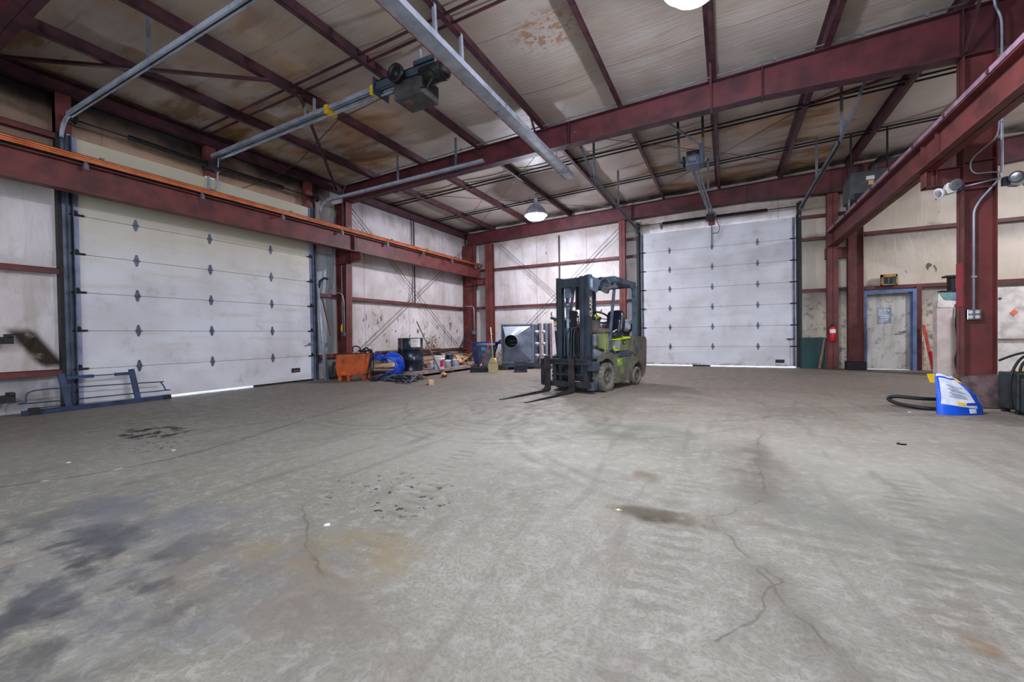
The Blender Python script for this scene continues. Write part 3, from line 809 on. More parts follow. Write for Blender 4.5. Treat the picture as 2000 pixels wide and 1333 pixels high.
make('shaft', mb, M_red, c2); corbel(c2, -8.73, -8.30, 14.1, 3.03, 3.265); base_plate(c2, -9.28, -8.8, 14.1)
c3 = thing('steel_column', 'large red column with emergency lamps and outlet box, beside the blue bag', 'column', (3.045, 8.02, 0))
mb = MB(); hsection(mb, 2.88, 3.21, 8.02, .0, 4.73)
for z in (3.03, 3.30, 2.93): mb.box(2.88, 3.21, 7.92, 8.12, z, z+.012)
make('shaft', mb, M_red, c3); corbel(c3, 2.50, 2.88, 8.02, 3.03, 3.265)
mb = MB(); mb.hexa([(2.82,7.66,0),(3.3,7.72,0),(3.3,8.3,0),(2.8,8.3,0),(2.86,7.86,.40),(3.24,7.86,.44),(3.24,8.18,.42),(2.86,8.18,.42)]); make('concrete_footing', mb, M_soot, c3, bevel=.04)
mb = MB(); mb.box(2.872, 2.88, 7.93, 8.11, 1.35, 1.95); make('red_paint_smear', mb, mat('fresh_red_paint', (150,20,34), (112,40,44), 5, .5), c3)
c4 = thing('steel_column', 'red column on the far wall just left of the blue framed door', 'column', (3.045, 14.1, 0))
mb = MB(); hsection(mb, 2.88, 3.20, 14.1, 0, 4.73); make('shaft', mb, M_red, c4); corbel(c4, 2.40, 2.88, 14.1, 2.98, 3.265)
mb = MB(); mb.box(2.84, 3.24, 13.96, 14.24, 0, .22); make('dirty_base', mb, M_grease, c4, bevel=.02)
# wind posts of the end wall
def post(x0, x1, y, top, label):
    mb = MB(); mb.box(x0, x1, y-.06, y-.048, 0, top); mb.box(x0, x1, y+.1, y+.112, 0, top); mb.box((x0+x1)/2-.004, (x0+x1)/2+.004, y-.06, y+.1, 0, top)
    return solo('wall_post', mb, M_red, label, 'post')
post(-8.24, -7.92, 14.06, 4.56, 'red wall post in the far corner, beside the corner column')
post(-3.13, -2.93, 14.06, 4.75, 'red wall post on the far wall behind the forklift')
post(2.43, 2.67, 14.06, 4.72, 'red wall post carrying the fire extinguisher')
mb = MB(); mb.box(4.30, 4.40, 14.2, 14.3, 0, 2.14); solo('wall_post', mb, M_red, 'short dark red post right beside the blue door frame', 'post')
mb = MB(); mb.box(-.47,-.29,14.19,14.22,4.29,4.7); solo('header_post', mb, M_red, 'short dark red post above the middle of the far roller door', 'post')
# purlins (zed sections along the hall)
ordn = ['first', 'second', 'third', 'fourth', 'fifth', 'sixth', 'seventh', 'eighth', 'ninth']
for k, x in enumerate(PUR):
    z = zt(x)
    mb = MB(); mb.box(x-.003, x+.003, YF, YW, z, z+.2); mb.box(x, x+.07, YF, YW, z, z+.004); mb.box(x+.066, x+.07, YF, YW, z, z+.018); mb.box(x-.065, x, YF, YW, z+.196, z+.2)
    for yy in (1.74, 8.02): mb.box(x+.004, x+.078, yy-.75, yy+.75, z-.006, z-.001); mb.box(x-.008, x-.003, yy-.75, yy+.75, z, z+.19)
    solo('roof_purlin', mb, M_purlin, '%s roof purlin counted from the wall with the brownish roller door' % ordn[k], 'purlin', 'roof purlins')
mb = MB(); mb.box(-9.26,-9.254,YF,YW-.06,4.90,5.13); mb.box(-9.26,-9.10,YF,YW-.06,4.90,4.908); mb.box(-9.26,-9.10,YF,YW-.06,5.12,5.13)
solo('eave_strut', mb, M_purlin, 'long dark beam along the top edge of the door wall', 'beam')
# bridging bars between purlins
for n_, (y, zo) in enumerate(((4.72,.10),(10.0,.10),(12.1,.10))):
    root = thing('bridging_bars', ['pair of thin dark bars between purlins in front of the deep roof beam', 'pair of thin dark bars between purlins just beyond the deep roof beam', 'pair of thin dark bars between purlins nearest the far end wall'][n_], 'roof brace', (2.0, y, zt(2.0)))
    for dy in (-.09, .09):
        mb = MB(); mb.bar((-9.2, y+dy, zt(-9.2)+zo), (10.5, y+dy, zt(10.5)+zo), .025, .03)
        make('bar', mb, M_blk if y > 8 else M_purlin, root)
# diagonal roof braces
for (p, q, lb) in (((-9.0,2.0,5.0), (-6.3,4.2,5.06), 'thin dark diagonal roof brace over the near roller track'),
                   ((-6.25,4.7,5.06), (-9.2,7.95,4.98), 'dark diagonal roof brace meeting the deep beam at the door wall'),
                   ((1.3,9.6,5.25), (6.0,8.3,5.4), 'dark diagonal roof brace beyond the deep beam near the column')):
    mb = MB(); mb.bar(p, q, .05, .04); solo('diagonal_brace', mb, M_purlin, lb, 'roof brace')
for i, (p, q) in enumerate((((-8.8,8.2,4.98),(-3.0,13.9,5.1)), ((-8.8,13.9,4.95),(-3.2,8.2,5.12)), ((-2.9,8.2,5.12),(2.8,13.9,5.3)), ((-2.9,13.9,5.1),(2.8,8.2,5.32)))):
    mb = MB(); mb.tube([p, q], .007, 5); solo('roof_cable', mb, M_cable, ['thin roof cable from the door wall column to the far beam', 'thin roof cable from the far corner towards the deep beam', 'thin roof cable over the forklift towards the door column', 'thin roof cable over the far roller door towards the near column'][i], 'cable')
# wall girts
def girt(p, q, ax, label):
    mb = MB()
    if ax == 'y':
        x = XL; mb.box(x-.15, x, p[1], q[1], p[2]+.037, p[2]+.043); mb.box(x-.006, x, p[1], q[1], p[2]-.042, p[2]+.043); mb.box(x-.15, x-.1, p[1], q[1], p[2]-.03, p[2]+.03)
    else:
        y = YB; mb.box(p[0], q[0], y, y+.15, p[2]+.037, p[2]+.043); mb.box(p[0], q[0], y, y+.006, p[2]-.042, p[2]+.043); mb.box(p[0], q[0], y+.1, y+.15, p[2]-.03, p[2]+.03)
    return solo('wall_girt', mb, M_red, label, 'girt')
for z, nm in ((.58,'lowest'),(2.14,'middle'),(4.22,'top')):
    girt((0,YF,z), (0,2.66,z), 'y', '%s red wall rail on the dirty wall before the brownish roller door' % nm)
for z, nm in ((.58,'lowest'),(2.14,'middle'),(3.95,'top')):
    girt((0,7.28,z), (0,7.98,z), 'y', '%s short red wall rail between roller door and tapered column' % nm)
for z, nm in ((.55,'lower'),(2.12,'upper')):
    girt((0,8.06,z), (0,14.1,z), 'y', '%s long red wall rail on the torn white wall' % nm)
for z, nm in ((2.14,'lower'),(3.60,'upper')):
    girt((-9.0,0,z), (-3.03,0,z), 'x', '%s red rail on the far wall left of the forklift mast' % nm)
    girt((-2.95,0,z), (-2.55,0,z), 'x', '%s short red rail between far wall post and roller door' % nm)
girt((-2.95,0,4.17), (-2.55,0,4.17), 'x', 'short red rail at the top corner of the far roller door')
for z, nm in ((2.17,'lowest'),(3.60,'middle'),(4.22,'highest')):
    girt((1.86,0,z), (2.95,0,z), 'x', '%s short red rail right of the far roller door' % nm)
for z, nm in ((2.16,'lower'),(3.61,'upper')):
    girt((3.0,0,z), (XR,0,z), 'x', '%s long red rail on the wall above the blue framed door' % nm)
mb = MB(); mb.box(XG+.05, XL+.01, 2.66, 2.72, 0, 4.89); solo('door_post', mb, M_grease, 'dark post on the near side of the brownish roller door', 'post')
mb = MB(); mb.box(XG+.05, XL+.01, 7.20, 7.25, 0, 4.89); solo('door_post', mb, M_grease, 'dark post on the far side of the brownish roller door', 'post')
for y, lb in ((4.85,'in the middle'),(7.08,'at the far end'),(2.75, 'at the near end')):
    mb = MB(); mb.box(XG+.06, XL+.02, y-.09, y+.09, DH+.02, 4.89); solo('header_post', mb, M_red, 'short red post above the brownish roller door, %s' % lb, 'post')
mb = MB(); mb.box(RX0-.16, RX0-.10, YB-.01, YB+.09, 0, 4.7); solo('door_post', mb, M_blk, 'dark post at the forklift side of the far roller door', 'post')
mb = MB(); mb.box(RX1+.10, RX1+.15, YB-.01, YB+.09, 0, 4.7); solo('door_post', mb, M_blk, 'dark post at the extinguisher side of the far roller door', 'post')
# sag rod, strap and bracing cables
mb = MB(); mb.box(-9.22,-9.2,11.03,11.08,2.15,4.9); solo('sag_rod', mb, M_purlin, 'thin red vertical rod on the torn white wall', 'rod')
mb = MB(); mb.tube([(-9.24,11.0,4.85),(-9.2,10.95,3.3),(-9.22,10.9,2.5),(-9.25,10.78,2.14)], .012, 6); solo('wall_conduit', mb, M_galvd, 'thin grey conduit beside the red rod on the torn wall', 'conduit')
mb = MB(); mb.box(-5.35,-5.31,14.28,14.3,2.15,4.6); solo('sag_rod', mb, M_purlin, 'thin red vertical rod on the far wall left of the mast', 'rod')
for i, (p, q) in enumerate((((-9.14,8.2,4.75),(-9.14,13.95,.25)), ((-9.14,8.2,.45),(-9.14,13.95,4.45)))):
    for d, nm in ((0,'upper'),(.13,'lower')):
        mb = MB(); mb.tube([(p[0],p[1],p[2]-d),(q[0]+.02,q[1],q[2]-d)], .008, 5); solo('brace_cable', mb, M_cable, '%s strand of the cable pair %s across the torn white wall' % (nm, 'falling' if i == 0 else 'rising'), 'cable')
for i, (p, q) in enumerate((((-7.9,14.24,4.62),(-3.1,14.24,.3)), ((-7.9,14.24,.2),(-3.1,14.24,4.55)))):
    for d, nm in ((0,'upper'),(.16,'lower')):
        mb = MB(); mb.tube([(p[0],p[1],p[2]-d+.1),(q[0],q[1],q[2]-d+.1)], .008, 5); solo('brace_cable', mb, M_cable, '%s strand of the cable pair %s across the far white wall' % (nm, 'falling' if i == 0 else 'rising'), 'cable')

# ------------------------------------------------------------------ crane runway beams
def ibeamY(mb, xc, y0, y1, z0, z1, w=.2, t=.014):
    mb.box(xc-w/2, xc+w/2, y0, y1, z0, z0+t); mb.box(xc-w/2, xc+w/2, y0, y1, z1-t, z1); mb.box(xc-.005, xc+.005, y0, y1, z0, z1)
cb = thing('crane_beam', 'long red crane beam along the roller door wall with orange power bars', 'beam', (-8.6, 4.0, 3.27))
mb = MB(); ibeamY(mb, -8.6, YF, 8.02, 3.27, 3.69); mb.box(-8.68,-8.52,7.9,7.92,3.28,3.68); make('beam', mb, M_red, cb)
mb = MB(); ibeamY(mb, -8.6, 8.03, 14.08, 3.27, 3.69); mb.box(-8.7,-8.5,14.06,14.08,3.27,3.69); make('beam', mb, M_red, cb)
mb = MB(); mb.box(-8.625, -8.575, YF, 14.05, 3.69, 3.76); mb.box(-8.54,-8.50,YF,14.1,3.80,3.825); make('rail', mb, M_blk, cb)
mb = MB()
for z in (3.735, 3.765, 3.795): mb.tube([(-8.475, YF, z), (-8.475, 14.2, z)], .013, 8)
make('conductor_bar', mb, M_orange, cb)
for k in range(9):
    y = 1.21+1.5675*k
    mb = MB(); mb.box(-8.53,-8.46,y-.02,y+.02,3.62,3.70); mb.bar((-8.5,y,3.66),(-8.5,y,3.82),.02,.03); mb.obox((-8.465,y-.0,3.64),(.02,.05,.07))
    make('bracket', mb, M_galvd, cb)
    mb = MB(); mb.obox((-8.47,y+.18,3.822),(.04,.05,.03)); make('clip', mb, M_galvd, cb)
cb = thing('crane_beam', 'red crane beam running from the far wall over the blue bag, past the large column', 'beam', (2.52, 6.0, 3.27))
mb = MB(); ibeamY(mb, 2.52, YF, 8.02, 3.27, 3.65); mb.box(2.47,2.57,7.55,7.556,3.28,3.64); mb.box(2.47,2.57,8.0,8.01,3.28,3.64); make('beam', mb, M_red, cb)
mb = MB(); ibeamY(mb, 2.52, 8.03, 13.9, 3.27, 3.65); mb.box(2.42,2.62,13.88,13.9,3.27,3.65); make('beam', mb, M_red, cb)
mb = MB(); mb.box(2.405,2.44,YF,13.9,3.652,3.71); make('rail', mb, mat('rail_mauve', (150,120,140), (110,84,100), 6, .5), cb)
for k in range(13):
    y = 1.2+.98*k
    mb = MB(); mb.tube([(2.40,y,3.645),(2.385,y,3.67),(2.42,y+.01,3.715),(2.48,y,3.72)], .010, 6); make('rail_clip', mb, M_purlin, cb)

# ------------------------------------------------------------------ high bay lamps
def bay_lamp(loc, label, r=.28, power=LAMP_POWER):
    x, y, z = loc
    t_ = thing('high_bay_lamp', label, 'lamp', (x, y, z))
    mb = MB(); mb.lathe([(.05,.36),(.08,.34),(.15,.30),(.22,.23),(r*.92,.11),(r,.03),(r+.006,0),(r-.004,0),(r-.014,.03),(r*.88,.10),(.20,.22),(.06,.31),(.05,.35)], loc, 'z', 32)
    make('reflector', mb, M_reflector, t_)
    mb = MB(); mb.lathe([(.001,-.125),(r*.45,-.12),(r*.66,-.10),(r*.9,-.02),(r-.012,.0),(r-.03,.012)], loc, 'z', 32)
    make('lens', mb, M_lens, t_)
    mb = MB(); mb.lathe([(.001,.52),(.055,.52),(.06,.50),(.06,.36),(.001,.36)], loc, 'z', 20); mb.cyl((x,y,z+.52),(x,y,z+.58),.012,n=8)
    make('ballast_housing', mb, M_reflector, t_)
    mb = MB(); zc = zt(x)
    for i in range(max(1, int((zc-z-.58)/.035))):
        zz = z+.585+i*.035; mb.tube([(x+.008*math.cos(a)*(1 if i % 2 else 0), y+.008*math.cos(a)*(0 if i % 2 else 1), zz+.018*math.sin(a)+.015) for a in [k*PI/4 for k in range(8)]], .0025, 4, closed=True)
    mb.tube([(x-.05,y,z+.45),(x-.22,y+.02,z+.52),(x-.2,y,zc-.02)], .006, 5)
    px_ = min(PUR, key=lambda p: abs(p-x)); mb.bar((x-.02,y,zc+.004),(px_+.05,y,zc+.004),.03,.012)
    make('hook_and_cord', mb, M_blk, t_)
    l = bpy.data.lights.new('lamp_light', 'AREA'); l.shape = 'DISK'; l.size = 2*r; l.energy = power*.6; l.color = LAMP_COL; l.spread = PI
    o = bpy.data.objects.new('lamp_light', l); o.location = (0, 0, -.14); o.parent = t_; COL.objects.link(o)
    # light that the clear lens throws sideways and up
    l = bpy.data.lights.new('lamp_spill', 'POINT'); l.shadow_soft_size = .07; l.energy = power*1.15; l.color = (0.80, 0.84, 1.0)
    o = bpy.data.objects.new('lamp_spill', l); o.location = (0, 0, -.21); o.parent = t_; COL.objects.link(o)
    return t_
bay_lamp((-.27, 4.72, 4.575), 'glowing round lamp hanging at the top edge, in front of the deep roof beam', .30)
bay_lamp((-4.93, 11.35, 4.52), 'glowing high bay lamp hanging in the far bay above the forklift mast', .33, LAMP_POWER*1.1)
bay_lamp((-.27, -1.6, 4.46), 'high bay lamp hanging behind the camera over the near bay', .29, LAMP_POWER*.8)
bay_lamp((7.05, 10.6, 4.5), 'added high bay lamp, out of view, brightening the far wall beyond the large column', .29, LAMP_POWER*.95)  # unseen lamp added to brighten the right of the far wall

# ------------------------------------------------------------------ gas tube heater hung on chains
th_ = thing('tube_heater', 'long grey tube heater hood hung on chains, crossing under the deep roof beam', 'heater', (-3.05, 6.0, 4.5))
mb = MB()
prof = [(-.15,.02),(-.15,.10),(-.12,.13),(.02,.13),(.05,.10),(.05,.02),(.158,0),(.15,.03),(.065,.12),(-.065,.12),(-.15,.03),(-.158,0)]
mb.prism([(-3.02+u, 4.48+v) for u, v in prof[:6]], 'y', .5, 9.0)
make('reflector_hood', mb, M_galv, th_)
mb = MB(); mb.box(-3.18,-3.165,.5,9.0,4.492,4.52); make('grimy_edge', mb, M_rust, th_)
for y in (2.9, 5.75, 8.6):
    mb = MB(); mb.tube([(-3.18,y,4.49),(-3.18,y,4.59),(-3.14,y,4.62),(-3.0,y,4.62),(-2.96,y,4.59),(-2.96,y,4.49),(-3.18,y,4.49)], .007, 5)
    mb.tube([(-3.10,y,4.62),(-3.2,y,4.75),(-3.27,y,zt(-3.2)+.02)], .006, 5); mb.tube([(-3.0,y,4.62),(-3.2,y,4.75)], .006, 5); mb.obox((-3.21,y,4.82),(.02,.02,.10))
    make('chain_hanger', mb, M_galvd, th_)
for y, z in ((4.35,0),(4.95,0)):
    mb = MB(); hanger(mb, (-3.22,y,4.5), (-3.25,y,zt(-3.2)+.02), .05); make('angle_hanger', mb, M_galv, th_)
# unit heater by the far column
uh = thing('unit_heater', 'dark grey box heater with paper labels hung beside the far column', 'heater', (2.78, 11.7, 3.92))
mb = MB(); mb.box(2.44,3.12,11.7,12.35,3.92,4.50); make('cabinet', mb, mat('heater_grey', (72,76,74), (54,56,56), 4, .5), uh, bevel=.01)
mb = MB(); mb.box(2.52,3.06,11.66,11.7,3.93,4.03)
for i in range(3): mb.bar((2.52,11.68,3.95+i*.03),(3.06,11.68,3.95+i*.03),.02,.006)
make('louvre', mb, M_blk, uh)
mb = MB(); mb.box(2.72,2.86,11.69,11.7,4.30,4.38); make('paper_label', mb, M_paper, uh)
mb = MB(); mb.box(2.76,2.85,11.69,11.7,4.19,4.28); make('warning_label', mb, mat('orange_label', (214,160,110), (200,140,60), 8, .6), uh)
for xx in (2.47, 3.09):
    mb = MB(); mb.bar((xx,11.75,4.49),(xx,11.75,5.37),.03,.03); make('hanger', mb, M_blk, uh)
mb = MB(); mb.tube([(2.44,11.72,4.0),(2.42,11.70,3.85),(2.42,11.72,3.7)],.02,6); make('gas_pipe', mb, M_galvd, uh)
mb = MB(); mb.tube([(2.95,12.2,4.48),(2.95,12.2,4.72),(3.1,12.2,4.85),(3.5,12.2,4.9)], .08, 12); make('flue', mb, M_blk, uh)

# ------------------------------------------------------------------ roller door openers
def opener_left():
    y = 4.86
    r = thing('door_opener', 'door opener with round pulley and grey gearbox on a rail to the brownish roller door', 'opener', (-4.3, y, 4.6))
    mb = MB(); channel(mb, (-9.0, y-.06, 4.66), (-4.3, y-.06, 4.80), w=.05, h=.06); channel(mb, (-9.0, y+.06, 4.66), (-4.3, y+.06, 4.80), w=.05, h=.06); mb.bar((-8.8,y,4.60),(-4.4,y,4.70),.02,.02)
    make('rail', mb, M_galv, r)
    mb = MB(); mb.box(-4.62,-3.42,y-.11,y-.10,4.74,4.86); mb.box(-4.62,-3.42,y+.10,y+.11,4.74,4.86); mb.box(-4.62,-3.42,y-.11,y+.11,4.845,4.86); mb.box(-3.9,-3.35,y-.13,y+.02,4.86,4.92); mb.box(-4.64,-4.62,y-.16,y+.16,4.66,4.90)
    make('mounting_frame', mb, M_ductb, r)
    mb = MB(); mb.box(-4.22,-3.72,y-.17,y+.22,4.43,4.68); make('control_box', mb, mat('opener_grey', (70,68,66), (46,44,44), 6, .55), r, bevel=.01)
    mb = MB(); mb.box(-4.12,-4.02,y-.08,y+.02,4.425,4.43); make('label', mb, M_rust, r)
    mb = MB(); mb.lathe([(.001,-.03),(.04,-.03),(.045,-.012),(.09,-.012),(.10,-.03),(.125,-.03),(.13,0),(.125,.03),(.001,.03)], (-4.12,y-.24,4.76), 'y', 28); make('pulley', mb, M_blk, r)
    mb = MB(); mb.cyl((-3.78,y-.05,4.70),(-3.42,y-.05,4.70),.13,n=24); mb.ball((-3.42,y-.05,4.70),.125,(.5,1,1)); mb.tube([(-3.6,y-.18,4.72),(-3.45,y-.24,4.55),(-3.62,y-.2,4.44),(-3.75,y-.16,4.5)], .012, 6)
    make('motor', mb, M_grease, r)
    for x in (-4.72, -5.72):
        mb = MB(); mb.box(x-.045,x+.045,y-.10,y+.10,4.70+(x+4.72)*.03,4.84+(x+4.72)*.03); make('yellow_tape', mb, M_yel, r, bevel=.01)
    for x in (-6.45, -6.22):
        mb = MB(); hanger(mb, (x, y+.08, 4.74), (x, y+.08, zt(x)+.02)); make('hanger', mb, M_galv, r)
    mb = MB(); hanger(mb, (-3.95, y+.08, 4.86), (-3.95, y+.08, zt(-3.95)+.05)); make('hanger', mb, M_galv, r)
    mb = MB(); mb.tube([(-4.6,y,4.66),(-5.6,y+.05,4.60),(-7.0,y+.35,4.30),(-8.0,y+.5,4.22),(-9.0,y+.5,4.2)], .007, 5); mb.tube([(-3.5,y-.1,4.75),(-3.35,y-.15,4.8),(-3.2,y-.1,4.7)],.006,5); make('cord', mb, M_blk, r)
opener_left()
def opener_back():
    x = -.60
    r = thing('door_opener', 'door opener with square motor head on twin rails to the far roller door', 'opener', (x, 9.0, 4.4))
    mb = MB()
    for dx in (-.05, .05): channel(mb, (-.38+dx, 14.08, 4.60), (x+dx, 9.8, 4.60), w=.035, h=.045)
    mb.bar((-.38,14.05,4.57),(x,9.8,4.56),.015,.02)
    make('rail', mb, M_galv, r)
    y = 9.6
    mb = MB(); mb.box(x-.13,x+.13,9.42,9.85,4.48,4.68); make('gear_head', mb, M_track, r, bevel=.015)
    mb = MB(); mb.box(x-.08,x+.08,9.38,9.42,4.53,4.63); make('cover', mb, M_greyp, r, bevel=.01)
    mb = MB(); mb.cyl((x-.16,9.7,4.66),(x-.20,9.7,4.66),.12,n=24); mb.cyl((x-.28,9.7,4.66),(x-.13,9.7,4.66),.02,n=8); make('pulley', mb, M_blk, r)
    mb = MB(); mb.cyl((x-.12,9.65,4.76),(x+.13,9.65,4.76),.09,n=20); make('motor', mb, M_grease, r)
    mb = MB(); mb.box(x+.13,x+.20,9.5,9.8,4.50,4.92); mb.tube([(x+.18,9.6,4.88),(x+.34,9.6,4.80),(x+.33,9.6,4.6),(x+.20,9.6,4.54)], .008, 6); make('electric_box', mb, M_ductb, r)
    for dx in (-.26, .2):
        mb = MB(); hanger(mb, (x+dx, 9.6, 4.6), (x+dx, 9.3, zt(x)+.12)); make('hanger', mb, M_blk, r)
    mb = MB(); hanger(mb, (x+.22, 11.6, 4.62), (x+.22, 11.6, zt(x)+.1)); make('hanger', mb, M_galvd, r)
    mb = MB(); mb.bar((x-1.1,9.0,zt(x)+.02),(x+.4,9.0,zt(x)+.05),.04,.04); make('cross_angle', mb, M_blk, r)
    mb = MB(); mb.bar((x-.45,9.05,zt(x)+.02),(x+.13,9.5,4.9),.04,.03); make('knee_brace', mb, M_galvd, r)
opener_back()

# ------------------------------------------------------------------ conduits and boxes on the steel
mb = MB(); mb.tube([(-8.9,7.88,3.9),(-8.9,7.88,4.75),(-8.86,7.88,4.9),(-8.7,7.88,zt(-8.7)+.03),(-5,7.88,zt(-5)+.03),(0,7.88,zt(0)+.03),(3.4,7.88,zt(3.4)+.03)], .012, 6)
for x in (-7,-5.2,-2.7,-1,.7,1.8,2.5): mb.obox((x,7.88,zt(x)+.03),(.04,.03,.05))
solo('roof_conduit', mb, M_galvd, 'thin grey conduit clipped along the top of the deep roof beam', 'conduit')
mb = MB(); mb.tube([(-9.08,7.62,2.3),(-9.06,7.66,2.5),(-9.06,7.70,3.9),(-9.02,7.76,4.35)], .016, 8)
solo('wall_conduit', mb, M_galvd, 'grey conduit rising beside the tapered door column', 'conduit')
ct = thing('pull_switch', 'grey drop conduit with yellow tape and small box on the tapered column', 'switch', (-8.9, 7.86, 1.1))
mb = MB(); mb.tube([(-9.1,7.80,2.22),(-9.0,7.83,2.22),(-8.95,7.86,2.16),(-8.93,7.88,2.0),(-8.93,7.88,1.16)], .013, 8); mb.tube([(-8.99,7.88,2.95),(-8.99,7.88,1.2)], .010, 6); make('conduit', mb, M_galv, ct)
mb = MB(); mb.box(-8.985,-8.90,7.83,7.90,1.08,1.18); make('switch_box', mb, M_ductb, ct, bevel=.008)
mb = MB(); mb.tube([(-8.985,7.86,1.19),(-9.0,7.85,1.28),(-8.99,7.86,1.40)], .022, 8); make('yellow_tape', mb, M_yel, ct)
ct = thing('switch_box', 'small grey switch box on a bent conduit at the far corner column', 'switch', (-8.75, 13.9, 1.1))
mb = MB(); mb.tube([(-9.1,13.92,2.2),(-8.80,13.96,2.2),(-8.74,13.975,2.1),(-8.74,13.975,1.25)], .018, 8); make('conduit', mb, M_galv, ct)
mb = MB(); mb.box(-8.80,-8.68,13.92,14.0,1.10,1.26); make('box', mb, M_galvd, ct, bevel=.008)

cd = thing('outlet_box', 'four gang metal outlet box on conduit down the front of the large red column', 'outlet', (2.95, 7.98, 1.15))
mb = MB(); mb.box(2.93,3.07,7.955,8.01,1.165,1.31); make('box', mb, M_chrome, cd, bevel=.008)
for a in (2.965,3.03):
    for b in (1.205,1.27):
        mb = MB(); mb.cyl((a,7.952,b),(a,7.956,b),.022,n=12); sk_ = make('socket', mb, M_white, cd)
        for d in (-.008, .008):
            mb = MB(); mb.box(a+d-.002,a+d+.002,7.949,7.952,b-.004,b+.010); make('slot', mb, M_blk, sk_)

mb = MB(); mb.tube([(3.0,7.97,1.31)]+catmull([(3.0,7.97,2.55),(3.01,7.97,2.66),(3.07,7.97,2.79),(3.17,7.94,2.94),(3.225,7.90,3.06),(3.23,7.88,3.2)])+catmull([(3.23,7.88,4.9),(3.22,7.88,5.1),(3.17,7.87,5.25),(3.15,7.86,5.35)]), .014, 8); mb.obox((3.0,7.965,1.75),(.05,.03,.02)); mb.obox((3.23,7.88,3.75),(.05,.04,.02)); mb.obox((3.23,7.88,4.6),(.05,.04,.03))
make('conduit', mb, M_galv, cd)
em = thing('emergency_light', 'twin headed white emergency lamps bracketed on the large red column', 'lamp', (2.95, 7.9, 2.9))
mb = MB(); mb.tube([(2.88,7.88,2.965),(3.18,7.86,3.01)], .010, 6); mb.tube(catmull([(3.22,7.88,3.03),(3.20,7.87,3.09),(3.10,7.87,3.11),(2.98,7.87,3.12),(2.93,7.87,3.2),(2.95,7.87,3.32),(3.05,7.87,3.43),(3.17,7.88,3.55),(3.205,7.88,3.7),(3.21,7.88,3.95)]), .009, 6)
make('cable', mb, M_galv, em)
for (x, sg) in ((2.845,-1),(3.235,1)):
    mb = MB(); mb.box(min(x,x+sg*.06),max(x,x+sg*.06),7.84,7.92,2.91,3.02); make('mount_box', mb, M_ductb, em, bevel=.006)
    mb = MB(); a = x+sg*.06; mb.prism([(a,2.90),(a,3.03),(a+sg*.10,3.03),(a+sg*.12,2.93),(a+sg*.09,2.88)], 'y', 7.82, 7.93); body = make('lamp_body', mb, M_offw, em, bevel=.01)
    for (c, d) in (((a+sg*.03,7.79,2.985),(sg*-.2,-1,-.35)), ((a+sg*.17,7.84,2.905),(sg*1,-.3,-.35))):
        mb = MB(); d = Vector(d).normalized()
        mb.lathe([(.001,-.05),(.035,-.055),(.062,-.018),(.074,.015),(.071,.02),(.001,.012)], (0,0,0), 'z', 22)
        mb.rot(d.to_track_quat('Z','Y').to_matrix(), c); hd = make('lamp_head', mb, M_white if c[1] > 7.8 else M_galvd, em)
        mb = MB(); mb.lathe([(.001,.021),(.052,.019),(.062,.016)], (0,0,0), 'z', 18); mb.rot(d.to_track_quat('Z','Y').to_matrix(), c); make('glass', mb, M_chrome, hd)

# ------------------------------------------------------------------ things along the far wall, extinguisher to white boards
fe = thing('fire_extinguisher', 'red fire extinguisher hung on the far wall post', 'extinguisher', (2.54, 13.92, .78))
c = (2.52, 13.90)
mb = MB(); mb.lathe([(.001,.76),(.06,.76),(.068,.78),(.068,1.08),(.055,1.13),(.03,1.15),(.001,1.15)], (c[0],c[1],0), 'z', 22); make('cylinder', mb, M_redp, fe)
mb = MB(); mb.cyl((c[0],c[1],1.14),(c[0],c[1],1.20),.02,n=10); mb.bar((c[0]-.05,c[1],1.20),(c[0]+.06,c[1],1.22),.02,.012); mb.tube([(c[0]-.03,c[1],1.17),(c[0]-.09,c[1],1.12),(c[0]-.09,c[1],.95)],.009,6); make('valve', mb, M_blk, fe)
mb = MB(); mb.lathe([(.0695,.98),(.0695,1.08)], (c[0],c[1],0), 'z', 22); make('label', mb, M_paper, fe)
mb = MB(); mb.box(1.86,2.42,14.22,14.25,.0,.86)
for i in range(7): mb.box(1.88+i*.08,1.895+i*.08,14.205,14.22,0,.86)
solo('green_metal_sheet', mb, M_green, 'dark green ribbed metal sheet at the foot of the far wall by the extinguisher', 'panel')
mb = MB(); mb.bar((2.24,13.95,.02),(2.40,14.16,.84),.05,.05); solo('wood_stick', mb, M_woodd, 'grey weathered stick leaning against the green sheet', 'stick')
bx = thing('wall_box', 'small brown framed box standing on the rail above the blue framed door', 'box', (3.76, 14.2, 2.2))
mb = MB(); mb.box(3.60,3.63,14.16,14.26,2.2,2.47); mb.box(3.89,3.92,14.16,14.26,2.2,2.47); mb.box(3.60,3.92,14.16,14.26,2.41,2.48); mb.box(3.60,3.92,14.16,14.26,2.2,2.22); make('frame', mb, mat('ochre_frame', (176,128,50), (120,84,44), 6, .6), bx)
mb = MB(); mb.box(3.63,3.89,14.20,14.25,2.22,2.41); make('panel', mb, M_greyp, bx)
mb = MB(); mb.box(3.67,3.74,14.19,14.2,2.24,2.39); mb.box(3.77,3.84,14.19,14.2,2.24,2.38); make('dark_fitting', mb, M_blk, bx)
mb = MB(); mb.bar((4.40,14.1,1.15),(4.52,13.95,.05),.05,.03); mb.bar((4.50,13.97,.5),(4.56,13.9,.02),.03,.03); solo('red_level', mb, mat('orange_red_bar', (196,60,40), (150,44,34), 5, .5), 'orange red bar leaning on the wall right of the blue framed door', 'bar')
ht = thing('hand_truck', 'black tube hand truck frame against the wall beside the orange red bar', 'hand truck', (4.6, 13.9, 0))
